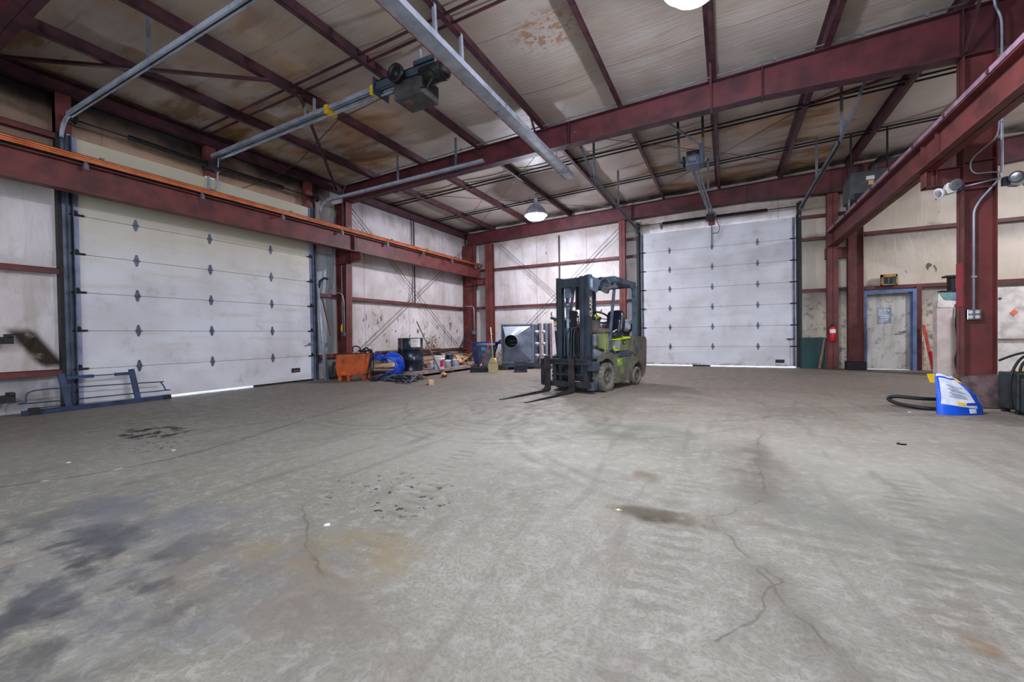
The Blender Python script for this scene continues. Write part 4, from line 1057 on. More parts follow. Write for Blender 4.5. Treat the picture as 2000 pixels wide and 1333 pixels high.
mb = MB(); mb.tube([(4.60,13.9,.03),(4.58,13.92,.5),(4.54,13.95,1.05),(4.58,13.95,1.13),(4.80,13.95,1.13)], .022, 8); mb.tube([(4.78,13.95,1.13),(4.78,13.92,.62),(4.57,13.92,.62)], .018, 8); make('frame', mb, M_blk, ht)
mb = MB(); mb.cyl((4.60,13.86,.1),(4.70,13.86,.1),.1,n=18); make('wheel', mb, M_rubber, ht)
bd = thing('beige_board', 'beige upright panel with blue and green paint at its top, behind the large column', 'panel', (4.34, 12.7, 0))
mb = MB(); mb.hexa([(4.16,12.60,0),(4.66,12.80,0),(4.62,12.90,0),(4.12,12.70,0),(4.16,12.62,1.50),(4.66,12.82,1.50),(4.62,12.92,1.50),(4.12,12.72,1.50)]); make('lower_sheet', mb, M_pinkw, bd)
mb = MB(); mb.hexa([(4.16,12.60,1.52),(4.66,12.80,1.52),(4.62,12.90,1.52),(4.12,12.70,1.52),(4.17,12.62,1.86),(4.66,12.82,1.86),(4.62,12.92,1.86),(4.13,12.72,1.86)]); mb.v[-4] = (4.19,12.62,1.84); make('upper_sheet', mb, M_offw, bd)
mb = MB()
mb.hexa([(4.30,12.648,1.70),(4.66,12.792,1.66),(4.66,12.80,1.66),(4.30,12.655,1.70),(4.20,12.618,1.84),(4.66,12.802,1.85),(4.66,12.81,1.85),(4.20,12.625,1.84)]); make('paint_patch', mb, M_blueg, bd)
mb = MB(); mb.tube([(4.52,12.72,1.6),(4.50,12.70,1.1),(4.54,12.70,.7),(4.49,12.70,.35),(4.53,12.70,.05)], .02, 6); make('hanging_cord', mb, M_blk, bd)
bb = thing('black_lamp_box', 'black boxy lantern on top of the painted beige panel', 'lamp', (4.5, 12.8, 1.88))
mb = MB(); mb.box(4.44,4.72,12.75,12.97,1.90,2.20); mb.box(4.36,4.74,12.72,12.99,2.19,2.23); mb.box(4.28,4.7,12.72,12.96,1.865,1.90); make('housing', mb, M_blk, bb)
mb = MB(); mb.box(4.50,4.68,12.742,12.75,1.94,2.16); make('pane', mb, M_ductb, bb)
wb = thing('white_board', 'large dirty white board with red diamond sticker behind the black machines', 'board', (5.4, 12.2, 0))
mb = MB(); mb.box(4.93,7.2,12.30,12.34,.0,1.88); make('sheet', mb, M_offw, wb)
mb = MB(); mb.prism([(5.16,1.36),(5.22,1.43),(5.28,1.36),(5.22,1.29)], 'y', 12.29, 12.30); make('red_diamond', mb, mat('faded_red_sticker', (224,92,70), (210,110,90), 9, .6), wb)
mb = MB(); mb.box(4.96,5.9,12.27,12.30,.80,.83); make('shelf_lip', mb, M_woodd, wb)
mb = MB(); mb.box(5.00,5.04,12.292,12.30,1.64,1.67); make('black_mark', mb, M_blk, wb)
mb = MB(); mb.tube([(4.52,11.6,2.14),(4.53,11.6,1.7),(4.56,11.6,1.3),(4.57,11.6,1.12),(4.52,11.6,1.05)], .012, 6); mb.obox((4.53,11.6,1.03),(.07,.03,.04)); solo('hanging_cord', mb, M_rubber, 'black cord with plug hanging in front of the white board', 'cord')
mb = MB(); mb.bar((4.50,11.6,5.45),(4.50,11.6,2.1),.05,.05); solo('drop_pole', mb, M_blk, 'thin dark upright above the white board beside the column', 'pole')

# welders
def machine(name, label, c, size, rz):
    r = thing(name, label, 'machine', (c[0], c[1], 0), rz)
    hx, hy, hz = size[0]/2, size[1]/2, size[2]
    mb = MB(); mb.box(-hx,hx,-hy,hy,.05,hz); make('cabinet', mb, mat('machine_dark_'+name, (44,52,56), (24,28,30), 5, .5), r, world=False, bevel=.015)
    mb = MB()
    for zz in [hz-.06-.018*i for i in range(6)] + [.2-.018*i for i in range(8)]: mb.box(-hx+.08,-hx+.20,-hy-.004,-hy,zz,zz+.007)
    make('louvres', mb, M_blk, r, world=False)
    mb = MB(); mb.box(-hx+.3,hx-.01,-hy-.02,-hy,hz-.15,hz-.01); make('control_panel', mb, M_galvd, r, world=False, bevel=.01)
    mb = MB(); mb.box(-hx+.27,-hx+.42,-hy-.012,-hy,.08,hz-.16); make('front_panel', mb, M_greyp, r, world=False)
    mb = MB()
    for a in (-hx+.05, hx-.05):
        for b in (-hy+.05, hy-.05): mb.box(a-.03,a+.03,b-.03,b+.03,0,.05)
    make('feet', mb, M_rubber, r, world=False)
    return r
machine('welding_machine', 'dark welding machine standing right of the large red column', (3.45,7.42), (.74,.36,.50), .06)
machine('battery_charger', 'black machine cut off by the picture edge in front of the welding machine', (3.42,7.00), (.66,.32,.45), .05)
wc = thing('welding_cables', 'tangle of black cables draped over the welding machine', 'cable', (3.3,7.4,.5))
for i, p in enumerate((((3.07,7.28,.06),(3.05,7.26,.42),(3.16,7.3,.68),(3.35,7.35,.72),(3.7,7.4,.66)), ((3.13,7.28,.30),(3.14,7.27,.55),(3.22,7.3,.66),(3.42,7.35,.62),(3.7,7.3,.78)), ((3.05,7.5,.64),(3.18,7.4,.73),(3.36,7.38,.76),(3.5,7.4,.68),(3.6,7.4,.5)), ((3.1,7.29,.1),(3.12,7.27,.4),(3.3,7.3,.6),(3.45,7.3,.82),(3.5,7.4,1.0)), ((3.30,7.3,.52),(3.31,7.3,.72),(3.6,7.3,.72)))):
    mb = MB()
    pts_ = []
    P_ = [Vector(q) for q in p]
    for a in range(len(P_)-1):
        for s in range(6):
            u = s/6; p0 = P_[max(a-1,0)]; p1 = P_[a]; p2 = P_[a+1]; p3 = P_[min(a+2,len(P_)-1)]
            pts_.append(.5*((2*p1)+(p2-p0)*u+(2*p0-5*p1+4*p2-p3)*u*u+(3*p1-p0-3*p2+p3)*u**3))
    pts_.append(P_[-1])
    mb.tube(pts_, .014, 7); make('cable', mb, M_rubber, wc)
mb = MB(); mb.grid(lambda u, v: (3.14+.4*u, 7.33+.18*v+.05*u, .515+.075*u*(1-.6*abs(2*v-1))+.012*math.sin(9*u+4*v)), 10, 6); mb.grid(lambda u, v: (3.14+.4*u, 7.33+.18*v+.05*u, .508), 2, 2)
solo('yellow_cloth', mb, mat('yellow_cloth', (206,176,30), (160,130,20), 9, .8), 'yellow cloth lying on the welding machine', 'cloth')

# absorbent bag and hose by the column
mb = MB(); mb.tube(catmull([(2.5,7.5,.12),(2.30,7.4,.13),(2.05,7.45,.14),(1.98,7.5,.10),(2.05,7.42,.05),(2.25,7.25,.03),(2.5,7.25,.03)]), .024, 10)
solo('black_hose', mb, M_rubber, 'loop of thick black hose on the floor behind the blue bag', 'hose')
bag = thing('absorbent_bag', 'half empty blue, white and yellow bag slumped against the large red column', 'bag', (2.54, 7.08, 0), .42)
# outline of the slumped bag in its own plane (x across, z up), thickness along y
def bag_pt(u, v, side):
    # u across 0..1, v up 0..1
    xl = -.26 + .0*v + .05*v**2; xr = .26 - .10*v**1.3 - .14*max(0, v-.55)**1.2*2
    zt_ = .49 - .04*u - .10*max(0, u-.7)*2
    x = xl + (xr-xl)*u; z = v*zt_*(1-.0*u)
    th = .085*math.sin(PI*min(1,max(0,u)))**.45*(1-.72*v**1.6) + .003
    wr = .012*mnoise.noise(Vector((u*5, v*6, 2+side)))*(1 if .05 < v < .97 else .3)
    y = side*(th+wr) + .10*v*v
    return (x, y, max(0.0, z + .010*math.sin(u*9)*v))
mb = MB(); mb.grid(lambda u, v: bag_pt(u, v, -1), 26, 26); mb.grid(lambda u, v: bag_pt(u, v, 1), 26, 26)
mb.grid(lambda u, v: tuple(Vector(bag_pt(0, v, -1)).lerp(Vector(bag_pt(0, v, 1)), u)), 2, 26); mb.grid(lambda u, v: tuple(Vector(bag_pt(1, v, -1)).lerp(Vector(bag_pt(1, v, 1)), u)), 2, 26)
make('sack', mb, M_bagb, bag, world=False)
def bag_patch(name, m, u0, u1, v0, v1, off=.004, fn=None, nu=14, nv=12):
    mb = MB()
    def f(a, b):
        u = u0(b) + (u1(b)-u0(b))*a if callable(u0) else u0+(u1-u0)*a
        v = v0+(v1-v0)*b
        if fn: v = fn(a, b, v)
        x, y, z = bag_pt(u, v, -1); return (x, y-off, z)
    mb.grid(f, nu, nv); return make(name, mb, m, bag, world=False)
bag_patch('white_print', M_bagw, lambda b: .03+.05*b, lambda b: .80-.16*b, .27, .90, .004, lambda a, b, v: v-.10*a*(1-b))
bag_patch('white_seam', M_bagw, lambda b: .965, lambda b: 1.0, 0, .85, .005)
bag_patch('top_fold', M_bagw, lambda b: .02, lambda b: .70, .94, 1.0, .008)
bag_patch('yellow_print', M_bagy, lambda b: .66+.04*b, lambda b: .97-.02*b, .84, .97, .005)
bag_patch('yellow_stripe', M_bagy, lambda b: .32, lambda b: .50, .27, .34, .008, lambda a, b, v: v-.02*a)
bag_patch('blue_stripe', mat('bag_navy', (40,70,170), (30,54,140), 5, .5), lambda b: .52, lambda b: .80, .25, .32, .008, lambda a, b, v: v-.0*a)
bag_patch('barcode_label', M_bagw, lambda b: .56, lambda b: .72, .05, .17, .007)
for i in range(7):
    bag_patch('print_line', M_textg, lambda b: .20+.05*(i % 2), lambda b: .60-.05*(i % 3), .46+.045*i, .475+.045*i, .009, lambda a, b, v: v-.05*a, 10, 1)
mb = MB(); mb.hexa([(-.24,.07,.38),(-.19,.07,.38),(-.19,.12,.38),(-.24,.12,.38),(-.27,.09,.485),(-.20,.09,.485),(-.20,.13,.485),(-.27,.13,.485)]); make('yellow_corner', mb, M_bagy, bag, world=False)

# ------------------------------------------------------------------ rack leaning on the brownish roller door
rk = thing('headache_rack', 'blue metal truck rack lying against the foot of the brownish roller door', 'rack', (-8.98, 3.05, 0))
mb = MB(); mb.bar((-8.93,2.17,.04),(-8.93,3.95,.04),.06,.06); make('base_rail', mb, M_rack, rk)
for y in (2.62, 3.47):
    mb = MB(); mb.bar((-8.93,y+.03,.06),(-8.99,y-.03,.57),.07,.05,(1,0,0)); make('upright', mb, M_rack, rk)
for ya, yb in ((2.64,2.96),(3.22,3.46)):
    mb = MB(); mb.bar((-8.98,ya,.50),(-8.98,yb,.50),.04,.05); make('top_rail', mb, M_rack, rk)
mb = MB(); mb.tube(catmull([(-8.95,2.64,.35),(-8.95,2.27,.34),(-8.95,2.22,.20),(-8.95,2.28,.17),(-8.95,3.84,.155),(-8.95,3.90,.17),(-8.95,3.84,.30),(-8.95,3.78,.315),(-8.95,2.64,.35)], 5), .010, 6); make('wire_loop', mb, M_rack, rk)
mb = MB(); mb.tube([(-8.95,2.96,.505),(-8.95,3.22,.505)], .009, 6); mb.tube([(-8.97,2.35,.085),(-8.97,2.62,.09)], .008, 6); make('wire', mb, M_rack, rk)
mb = MB(); mb.box(-8.98,-8.88,2.24,2.34,0,.10); mb.box(-8.98,-8.88,3.86,3.96,0,.075); make('end_foot', mb, M_blk, rk)
for (z, zz) in ((1.03, .0),(.20,.0)):
    b_ = thing('wall_rack', 'dark bracket on the near wall at the picture edge, %s one' % ('upper' if z > .5 else 'lower'), 'bracket', (-9.1, 2.0, z))
    mb = MB(); mb.box(-9.15,-8.98,1.9,2.13,z,z+.10); mb.box(-9.15,-8.98,2.07,2.13,z+.09,z+.14); make('arm', mb, M_grease, b_); mb = MB(); mb.box(-9.15,-9.12,1.85,1.95,z-.08,z+.12); make('plate', mb, M_blk, b_)

# ------------------------------------------------------------------ clutter between roller door and corner
lp = thing('pipe_bundle', 'bundle of grey pipes and channels leaning beside the brownish roller door', 'pipe', (-9.05, 7.3, 0))
for i, (p, q, r_, m_) in enumerate((((-8.98,7.30,0),(-9.06,7.20,2.35),.03,M_galv), ((-8.95,7.36,0),(-9.05,7.26,1.5),.025,M_galvd), ((-8.97,7.42,.0),(-9.08,7.30,.95),.03,M_track))):
    mb = MB(); mb.cyl(p, q, r_, n=10); make('pipe', mb, m_, lp)
mb = MB(); mb.tube([(-9.05,7.22,2.3),(-9.05,7.27,2.48),(-9.03,7.38,2.56),(-9.0,7.46,2.54)], .03, 8); make('bent_end', mb, M_blk, lp)
mb = MB(); mb.bar((-9.1,7.36,2.05),(-8.98,7.5,1.1),.04,.03); solo('timber_offcut', mb, M_rust, 'short reddish slat leaning behind the grey pipes', 'slat')
mb = MB(); mb.tube(catmull([(-8.9,7.45,.02),(-8.93,7.50,.3),(-8.95,7.56,.42),(-8.92,7.62,.3),(-8.85,7.72,.05),(-8.6,7.75,.03)]), .028, 8); mb.tube(catmull([(-9.0,7.5,.02),(-8.8,7.5,.05),(-8.75,7.6,.06),(-8.9,7.7,.05),(-9.0,7.6,.04)]), .03, 8)
solo('rubber_strap_heap', mb, M_rubber, 'black rubber strap heap on the floor left of the orange tank', 'strap')
ot = thing('orange_tank', 'rusty orange steel tank on short legs at the foot of the tapered column', 'tank', (-8.15, 7.45, 0), .36)
mb = MB(); mb.prism([(-.36,.16),(-.34,.12),(.30,.13),(.36,.17),(.38,.30),(.38,.66),(-.38,.64),(-.38,.30)], 'y', -.16, .20); make('body', mb, M_oranget, ot, world=False, bevel=.015)
for x in (-.30, -.08, .30):
    for y in ((-.1,) if x == -.08 else (-.1,.12)):
        mb = MB(); mb.box(x-.035,x+.045,y-.03,y+.03,0,.14); make('leg', mb, M_oranget, ot, world=False)
mb = MB(); mb.box(-.24,-.14,-.165,-.16,.16,.22); make('tab', mb, mat('orange_tab', (240,96,20), (200,80,20), 5, .5), ot, world=False)
mb = MB(); mb.box(-.36,.36,-.14,.19,.655,.67); make('dark_lid', mb, M_grease, ot, world=False)
tl = thing('hose_reel_parts', 'black hoses and fittings heaped on the orange tank and hanging over its side', 'hose', (-7.95, 7.55, .67))
for p, r_ in ((((-8.12,7.42,.70),(-8.12,7.40,.80),(-8.02,7.43,.84),(-7.94,7.47,.78),(-7.98,7.46,.70)), .016), (((-7.93,7.50,.69),(-7.86,7.50,.76),(-7.80,7.54,.79),(-7.74,7.58,.73)), .02), (((-7.85,7.5,.69),(-7.70,7.56,.74),(-7.62,7.54,.66),(-7.64,7.50,.40),(-7.60,7.48,.10),(-7.45,7.5,.04)), .022), (((-7.70,7.6,.72),(-7.60,7.58,.60),(-7.56,7.52,.40),(-7.50,7.44,.30),(-7.56,7.42,.15)), .016), (((-7.66,7.56,.66),(-7.68,7.47,.3),(-7.62,7.40,.06),(-7.3,7.35,.03)), .02)):
    mb = MB(); mb.tube(catmull(p), r_, 7); make('hose', mb, M_rubber, tl)
mb = MB(); mb.cyl((-7.9,7.42,.72),(-7.78,7.52,.72),.035,n=12); mb.ball((-7.70,7.56,.72),.05); make('fitting', mb, M_grease, tl)
# tangled rags and straps on the floor
rg = thing('tangled_straps', 'tangle of blue grey straps and cloth on the floor before the hose coil', 'strap', (-7.1, 7.7, 0))
random.seed(11)
for i in range(9):
    x, y = -7.5+.14*i, 7.62+.06*random.random()
    P = [(x+random.uniform(-.25,.25), y+random.uniform(-.15,.2), random.uniform(.02,.16)) for _ in range(5)]
    mb = MB(); mb.tube(catmull(P), random.uniform(.014,.03), 7); make('strap', mb, [M_ductb, M_rubber, M_rack, M_galvd][i % 4], rg)
mb = MB(); mb.grid(lambda u, v: (-7.35+.75*u, 7.55+.32*v, .02+.13*math.sin(PI*u)*math.sin(PI*v)*(1+.4*mnoise.noise(Vector((u*6,v*6,0))))), 12, 8); make('cloth', mb, M_ductb, rg)
cl_ = thing('metal_clamps', 'heap of greasy metal clamps at the end of the tangled straps', 'clamp', (-6.45, 7.4, 0))
for i in range(6):
    mb = MB(); a = random.uniform(0,3); x, y = -6.62+.07*i, 7.36+random.uniform(-.06,.06)
    mb.bar((x-.06*math.cos(a),y-.06*math.sin(a),.02+.01*i),(x+.06*math.cos(a),y+.06*math.sin(a),.05+.01*(i%3)),.03,.03); mb.cyl((x,y,.02),(x+.03,y+.02,.07),.025,n=10)
    make('clamp', mb, [M_grease, M_galvd][i % 2], cl_)
# blue hose coil
bh = thing('blue_hose_coil', 'big coil of bright blue hose standing between orange tank and black drum', 'hose', (-7.84, 8.12, 0), .46)
for i in range(5):
    mb = MB(); R_ = .21+.028*i; cx = .15+.008*i
    pts_ = [(cx+R_*math.cos(a), -.12+.06*i+.03*math.sin(3*a+i), .33+(R_-.02)*math.sin(a)) for a in [-1.9+.15*i+k*(4.2-.25*i)/22 for k in range(23)]]
    mb.tube(pts_, .025, 8); make('turn', mb, M_blue, bh, world=False)
for i in range(3):
    mb = MB(); mb.tube(catmull([(-.42,-.05+.05*i,.28+.05*i),(-.30,-.05+.05*i,.44+.05*i),(-.16,-.05+.05*i,.52+.04*i),(-.02,-.02+.05*i,.46+.05*i),(.1,.05*i,.36)]), .026, 8); make('loose_loop', mb, M_blue, bh, world=False)
mb = MB(); mb.bar((-7.98,7.97,.32),(-7.44,8.07,.36),.11,.08); solo('wood_block', mb, M_handle, 'pale wooden beam end poking through the blue hose coil', 'wood')
# rack plank with wood pile
sh_ = thing('low_shelf', 'long low plank shelf carrying drum, buckets and scrap wood', 'shelf', (-8.0, 10.4, 0))
mb = MB(); mb.box(-7.16,-7.02,8.0,11.7,.065,.13); mb.box(-9.1,-7.16,8.62,11.7,.09,.13); mb.box(-9.1,-7.56,11.7,12.9,.09,.13); make('plank', mb, M_plank, sh_)
for y in (8.7, 10.1, 11.5):
    mb = MB(); mb.box(-9.0,-7.1,y,y+.1,0,.09 if y < 0 else .066); make('bearer', mb, M_woodd, sh_)
def drum(c, label):
    r = thing('steel_drum', label, 'drum', (c[0], c[1], c[2]))
    mb = MB(); mb.lathe([(.001,0),(.285,0),(.292,.012),(.288,.03),(.288,.28),(.298,.292),(.298,.302),(.288,.314),(.288,.57),(.298,.582),(.298,.592),(.288,.604),(.288,.855),(.292,.87),(.285,.88),(.27,.872),(.001,.865)], c, 'z', 40); make('shell', mb, M_drum, r)
    mb = MB(); mb.cyl((c[0]+.15,c[1],c[2]+.87),(c[0]+.15,c[1],c[2]+.885),.04,n=12); make('bung', mb, M_galvd, r)
    return r
dr = drum((-7.60,8.97,.132), 'black steel drum with white paper label, standing on the low shelf')
a0_ = math.atan2(-8.97, 7.6)
mb = MB(); mb.grid(lambda u, v: (-7.60+.291*math.cos(a0_-.10+.95*u-.02), 8.97+.291*math.sin(a0_-.10+.95*u-.02), .132+.64+.22*v), 12, 2); make('paper_label', mb, M_paper, dr)
mb = MB(); mb.grid(lambda u, v: (-7.60+.293*math.cos(a0_+.25+.2*u), 8.97+.293*math.sin(a0_+.25+.2*u), .13+.67+.05*v), 4, 1); make('label_mark', mb, M_yel, dr)
for i in range(3):
    mb = MB(); mb.grid(lambda u, v: (-7.60+.293*math.cos(a0_+.05+.5*u), 8.97+.293*math.sin(a0_+.05+.5*u), .13+.77+.027*i+.008*v), 8, 1); make('label_line', mb, M_textg, dr)
drum((-8.42,9.75,.132), 'second dark drum, mostly hidden behind the labelled black drum')
def pail(c, r, h, label, m=M_white, lid=True, name='bucket', handle=True, lab=None, cat='bucket', grp=None):
    t_ = thing(name, label, cat, c, 0, grp)
    mb = MB(); mb.lathe([(.001,0),(r*.88,0),(r*.9,.01),(r*.98,h*.75),(r*1.06,h*.76),(r*1.06,h*.80),(r*.99,h*.81),(r,h*.94),(r*1.05,h*.945),(r*1.05,h),(r*.9,h),(.001,h*.99)], c, 'z', 28); make('body', mb, m, t_)
    if handle:
        mb = MB(); mb.tube([(c[0]+r*1.07*math.cos(a), c[1]-.02-r*.25, c[2]+h*.82-r*.8*abs(math.sin(a))) for a in [PI+k*PI/10 for k in range(11)]], .004, 4); make('wire_handle', mb, M_galvd, t_)
    if lab:
        a0 = math.atan2(-c[1], -c[0]); 
        mb = MB(); mb.grid(lambda u, v: (c[0]+r*1.0*math.cos(a0+.15+.8*u), c[1]+r*1.0*math.sin(a0+.15+.8*u), c[2]+h*(.22+.45*v)), 8, 2); make('label', mb, lab, t_)
        mb = MB(); mb.grid(lambda u, v: (c[0]+r*1.02*math.cos(a0+.2+.6*u), c[1]+r*1.02*math.sin(a0+.2+.6*u), c[2]+h*(.40+.12*v)), 8, 1); make('label_band', mb, mat('label_violet', (120,50,160), (180,60,90), 9, .5), t_)
    return t_
pail((-7.10,9.50,.132), .150, .37, 'white lidded plastic bucket with red label on the low shelf', lab=M_redp)
def can(c, r, h, label, m, grp=None):
    t_ = thing('paint_can', label, 'can', c, 0, grp)
    mb = MB(); mb.lathe([(.001,0),(r,0),(r,h-.01),(r*1.03,h-.008),(r*1.03,h),(r*.9,h),(r*.88,h-.008),(.001,h-.008)], c, 'z', 24); make('body', mb, m, t_)
    mb = MB(); mb.tube([(c[0]+r*1.04*math.cos(a), c[1]-r*.2, c[2]+h*.85-r*1.1*abs(math.sin(a))) for a in [PI+k*PI/8 for k in range(9)]], .0035, 4); make('wire_handle', mb, M_galvd, t_)
can((-7.33,9.50,.132), .075, .22, 'white paint can splashed with dark paint, left of the labelled bucket', mat('splashed_can', (226,226,232), (40,60,90), 14, .5, lo=.55, hi=.6))
can((-7.26,10.10,.132), .105, .20, 'white paint can just right of the labelled bucket', M_white)
can((-7.38,10.32,.132), .085, .21, 'small white paint can between two others', mat('drippy_can', (230,230,236), (110,130,170), 12, .5, lo=.55, hi=.65))
can((-7.27,10.53,.132), .105, .21, 'white paint can at the far end of the row of cans', mat('bluish_can', (206,216,230), (170,184,206), 6, .5))
can((-7.58,10.66,.132), .12, .36, 'tall black and blue can standing behind the white paint cans', mat('blue_black_can', (26,34,54), (90,120,170), 9, .4, lo=.5, hi=.6))
for (c, lb, m_) in (((-7.82,12.02,.132), 'white spray bottle with red nozzle by the scrap wood', M_white), ((-7.64,12.10,.132), 'small grey jug beside the spray bottle', M_galv)):
    t_ = thing('plastic_jug', lb, 'jug', c)
    mb = MB(); mb.lathe([(.001,0),(.075,0),(.08,.02),(.078,.15),(.05,.20),(.025,.22),(.025,.25),(.001,.25)], c, 'z', 18); make('bottle', mb, m_, t_)
    mb = MB(); mb.cyl((c[0],c[1],c[2]+.245),(c[0],c[1],c[2]+.285),.026,n=12); make('cap', mb, M_redp if m_ is M_white else M_blk, t_)
mb = MB(); mb.tube(catmull([(-8.95,13.90,1.35),(-9.0,13.7,.95),(-9.05,13.45,.62)]), .022, 7); mb.tube(catmull([(-8.95,13.93,1.2),(-9.0,13.8,.9),(-9.03,13.62,.62)]), .016, 7); solo('rubber_strap', mb, M_rubber, 'black rubber straps hanging against the corner column above the scrap wood', 'strap')
# scrap timber
random.seed(5)
labs = ['rough board lying flat under the scrap wood pile', 'pale split board on the scrap wood pile behind the bucket', 'dark charred board on top of the scrap wood pile', 'long grey board at the back of the scrap wood pile', 'tan board end leaning out of the pile beside the far paint can', 'brown offcut low on the pile beside the drum', 'short thick offcut at the far end of the pile', 'pale board across the middle of the pile', 'dark brown offcut slanting behind the cans', 'thin lath lying along the top of the pile', 'weathered block by the far corner of the pile', 'broad board leaning on the wall side of the pile']
spec = [((-8.5,10.75,.17),(-8.3,12.9,.17),.3,.06,M_woodd), ((-8.5,10.5,.38),(-8.1,11.3,.42),.16,.06,M_wood), ((-8.7,10.75,.48),(-8.3,11.9,.60),.14,.05,M_grease), ((-8.8,10.8,.52),(-8.7,13.2,.40),.12,.04,M_woodd), ((-8.1,11.9,.18),(-7.95,12.5,.46),.16,.05,M_wood), ((-8.1,10.2,.18),(-7.95,10.65,.18),.14,.09,M_plank), ((-7.9,12.7,.17),(-7.75,13.1,.24),.14,.09,M_wood), ((-8.4,11.3,.30),(-8.1,12.6,.36),.15,.05,M_handle), ((-8.3,12.0,.20),(-7.9,12.9,.30),.12,.08,M_woodd), ((-8.7,11.2,.56),(-8.5,12.4,.50),.05,.04,M_plank), ((-8.3,12.9,.22),(-7.95,13.3,.30),.16,.12,M_woodd), ((-8.75,10.8,.24),(-8.6,12.2,.34),.22,.05,M_wood)]
for lb, (p, q, w_, h_, m_) in zip(labs, spec):
    p = (p[0]+.3, p[1]-.4, p[2]); q = (q[0]+.3, q[1]-.4, q[2])
    mb = MB(); mb.bar(p, q, w_, h_); solo('scrap_board', mb, m_, lb, 'board', 'scrap wood pile')
for (p, q, lb) in (((-9.20,9.3,.612),(-9.20,10.9,.612),'plank lying on the lower wall rail behind the drum'), ((-9.20,10.95,.612),(-9.20,12.3,.612),'shorter brown plank on the lower wall rail right of the drum')):
    mb = MB(); mb.bar(p, q, .16, .05); solo('rail_plank', mb, M_woodd, lb, 'plank')
labs = ['tan block at the near end of the offcuts beside the blue bin', 'pale board end jutting forward beyond the last white can', 'dark brown offcut under the spray bottle', 'short yellowish block at the foot of the offcuts by the bins', 'grey brown board leaning back behind the last white can', 'split brown board on top of the offcuts by the corner column', 'rough dark block between the white cans and the spray bottle']
spec = [((-7.45,11.45,.17),(-7.30,11.62,.17),.12,.08,M_wood), ((-7.75,11.30,.42),(-7.35,10.95,.22),.13,.05,M_wood), ((-7.9,11.5,.17),(-7.4,11.25,.19),.12,.08,M_woodd), ((-7.30,11.30,.16),(-7.18,11.36,.16),.08,.06,M_handle), ((-8.1,11.0,.48),(-7.6,10.95,.18),.16,.05,M_plank), ((-8.3,11.6,.40),(-7.7,11.55,.30),.12,.06,M_woodd), ((-7.75,10.98,.17),(-7.55,11.15,.17),.12,.10,M_grease)]
for lb, (p, q, w_, h_, m_) in zip(labs, spec):
    mb = MB(); mb.bar(p, q, w_, h_); solo('scrap_board', mb, m_, lb, 'board', 'scrap wood pile')
# debris in front
mb = MB(); mb.obox((-5.76,7.40,.045),(.10,.24,.09),(0,.05,.72)); solo('wood_block', mb, M_handle, 'pale offcut of timber lying on the open floor before the low shelf', 'wood')
mb = MB(); mb.obox((-6.75,8.25,.04),(.42,.12,.07),(0,.05,-.25)); mb.obox((-6.72,8.12,.03),(.4,.10,.05),(0,0,.1)); solo('dirty_offcuts', mb, M_woodd, 'grimy offcuts on the floor under the edge of the low shelf', 'wood')
mb = MB(); mb.tube(catmull([(-7.0,7.98,.03),(-6.8,7.95,.07),(-6.55,7.9,.05)]), .05, 8); solo('rolled_rag', mb, M_rubber, 'black rolled rag beside the metal clamps', 'rag')
# deck brush on a long pole
br = thing('deck_brush', 'scrubbing brush on a long brown pole leaning over the low shelf', 'brush', (-6.45, 8.8, 0))
mb = MB(); mb.cyl((-6.52,8.80,.09),(-7.25,8.75,1.45),.016,n=8); make('pole', mb, M_woodd, br)
mb = MB(); mb.obox((-6.45,8.82,.075),(.10,.26,.05),(0,.5,.4)); make('head', mb, M_wood, br)
mb = MB(); mb.obox((-6.42,8.80,.035),(.09,.25,.06),(0,.3,.4)); make('bristles', mb, mat('maroon_bristles', (92,44,40), (50,24,24), 40, .9), br)
# corn broom
cb_ = thing('corn_broom', 'straw broom with pale handle standing upright against the grey trash can', 'broom', (-5.74, 10.14, 0))
mb = MB(); mb.cyl((-5.76,10.16,.42),(-5.86,10.22,1.28),.014,n=10); make('handle', mb, M_handle, cb_)
mb = MB()
def straw(u, v, s):
    wd = .035 + .115*min(1, (1-v)*1.9)**.7 - .012*(1-v)
    x = (2*u-1)*wd; return (-5.76+x*.88-.02*v, 10.16+x*.46+s*(.032-.012*v)*math.sqrt(max(0,1-(2*u-1)**2)), .02+.42*v)
mb.grid(lambda u, v: straw(u, v, -1), 14, 10); mb.grid(lambda u, v: straw(u, v, 1), 14, 10); mb.grid(lambda u, v: (straw(u,0,-1)[0], straw(u,0,-1)[1]*(1-v)+straw(u,0,1)[1]*v, .02), 14, 1)
make('straw_head', mb, M_straw, cb_)
for z in (.27, .30):
    mb = MB(); v_ = (z-.02)/.42; mb.tube([tuple(Vector(straw(u/10, v_, -1))+Vector((0,-.004,0))) for u in range(11)], .004, 4); make('stitching', mb, M_woodd, cb_)
# push broom
pb = thing('push_broom', 'wide dark push broom with red handle leaning on the grey trash can', 'broom', (-6.22, 10.3, 0))
mb = MB(); mb.cyl((-6.24,10.34,.14),(-6.06,10.6,1.02),.014,n=10); make('handle', mb, M_redp, pb)
mb = MB(); mb.cyl((-6.30,10.30,.13),(-6.24,10.34,.24),.02,n=8); make('socket', mb, M_galv, pb)
mb = MB(); mb.ball((-6.05,10.62,1.06),.05,(1.6,1,.6)); make('grip', mb, M_rubber, pb)
mb = MB(); mb.obox((-6.22,10.3,.15),(.62,.07,.05),(0,0,.46)); make('block', mb, M_blk, pb)
mb = MB(); mb.hexa([tuple(Matrix.Rotation(.46,3,'Z')@Vector(p)+Vector((-6.22,10.3,0))) for p in ((-.33,-.05,.01),(.33,-.05,.01),(.33,.05,.01),(-.33,.05,.01),(-.31,-.035,.14),(.31,-.035,.14),(.31,.035,.14),(-.31,.035,.14))]); make('bristles', mb, M_bristle, pb)
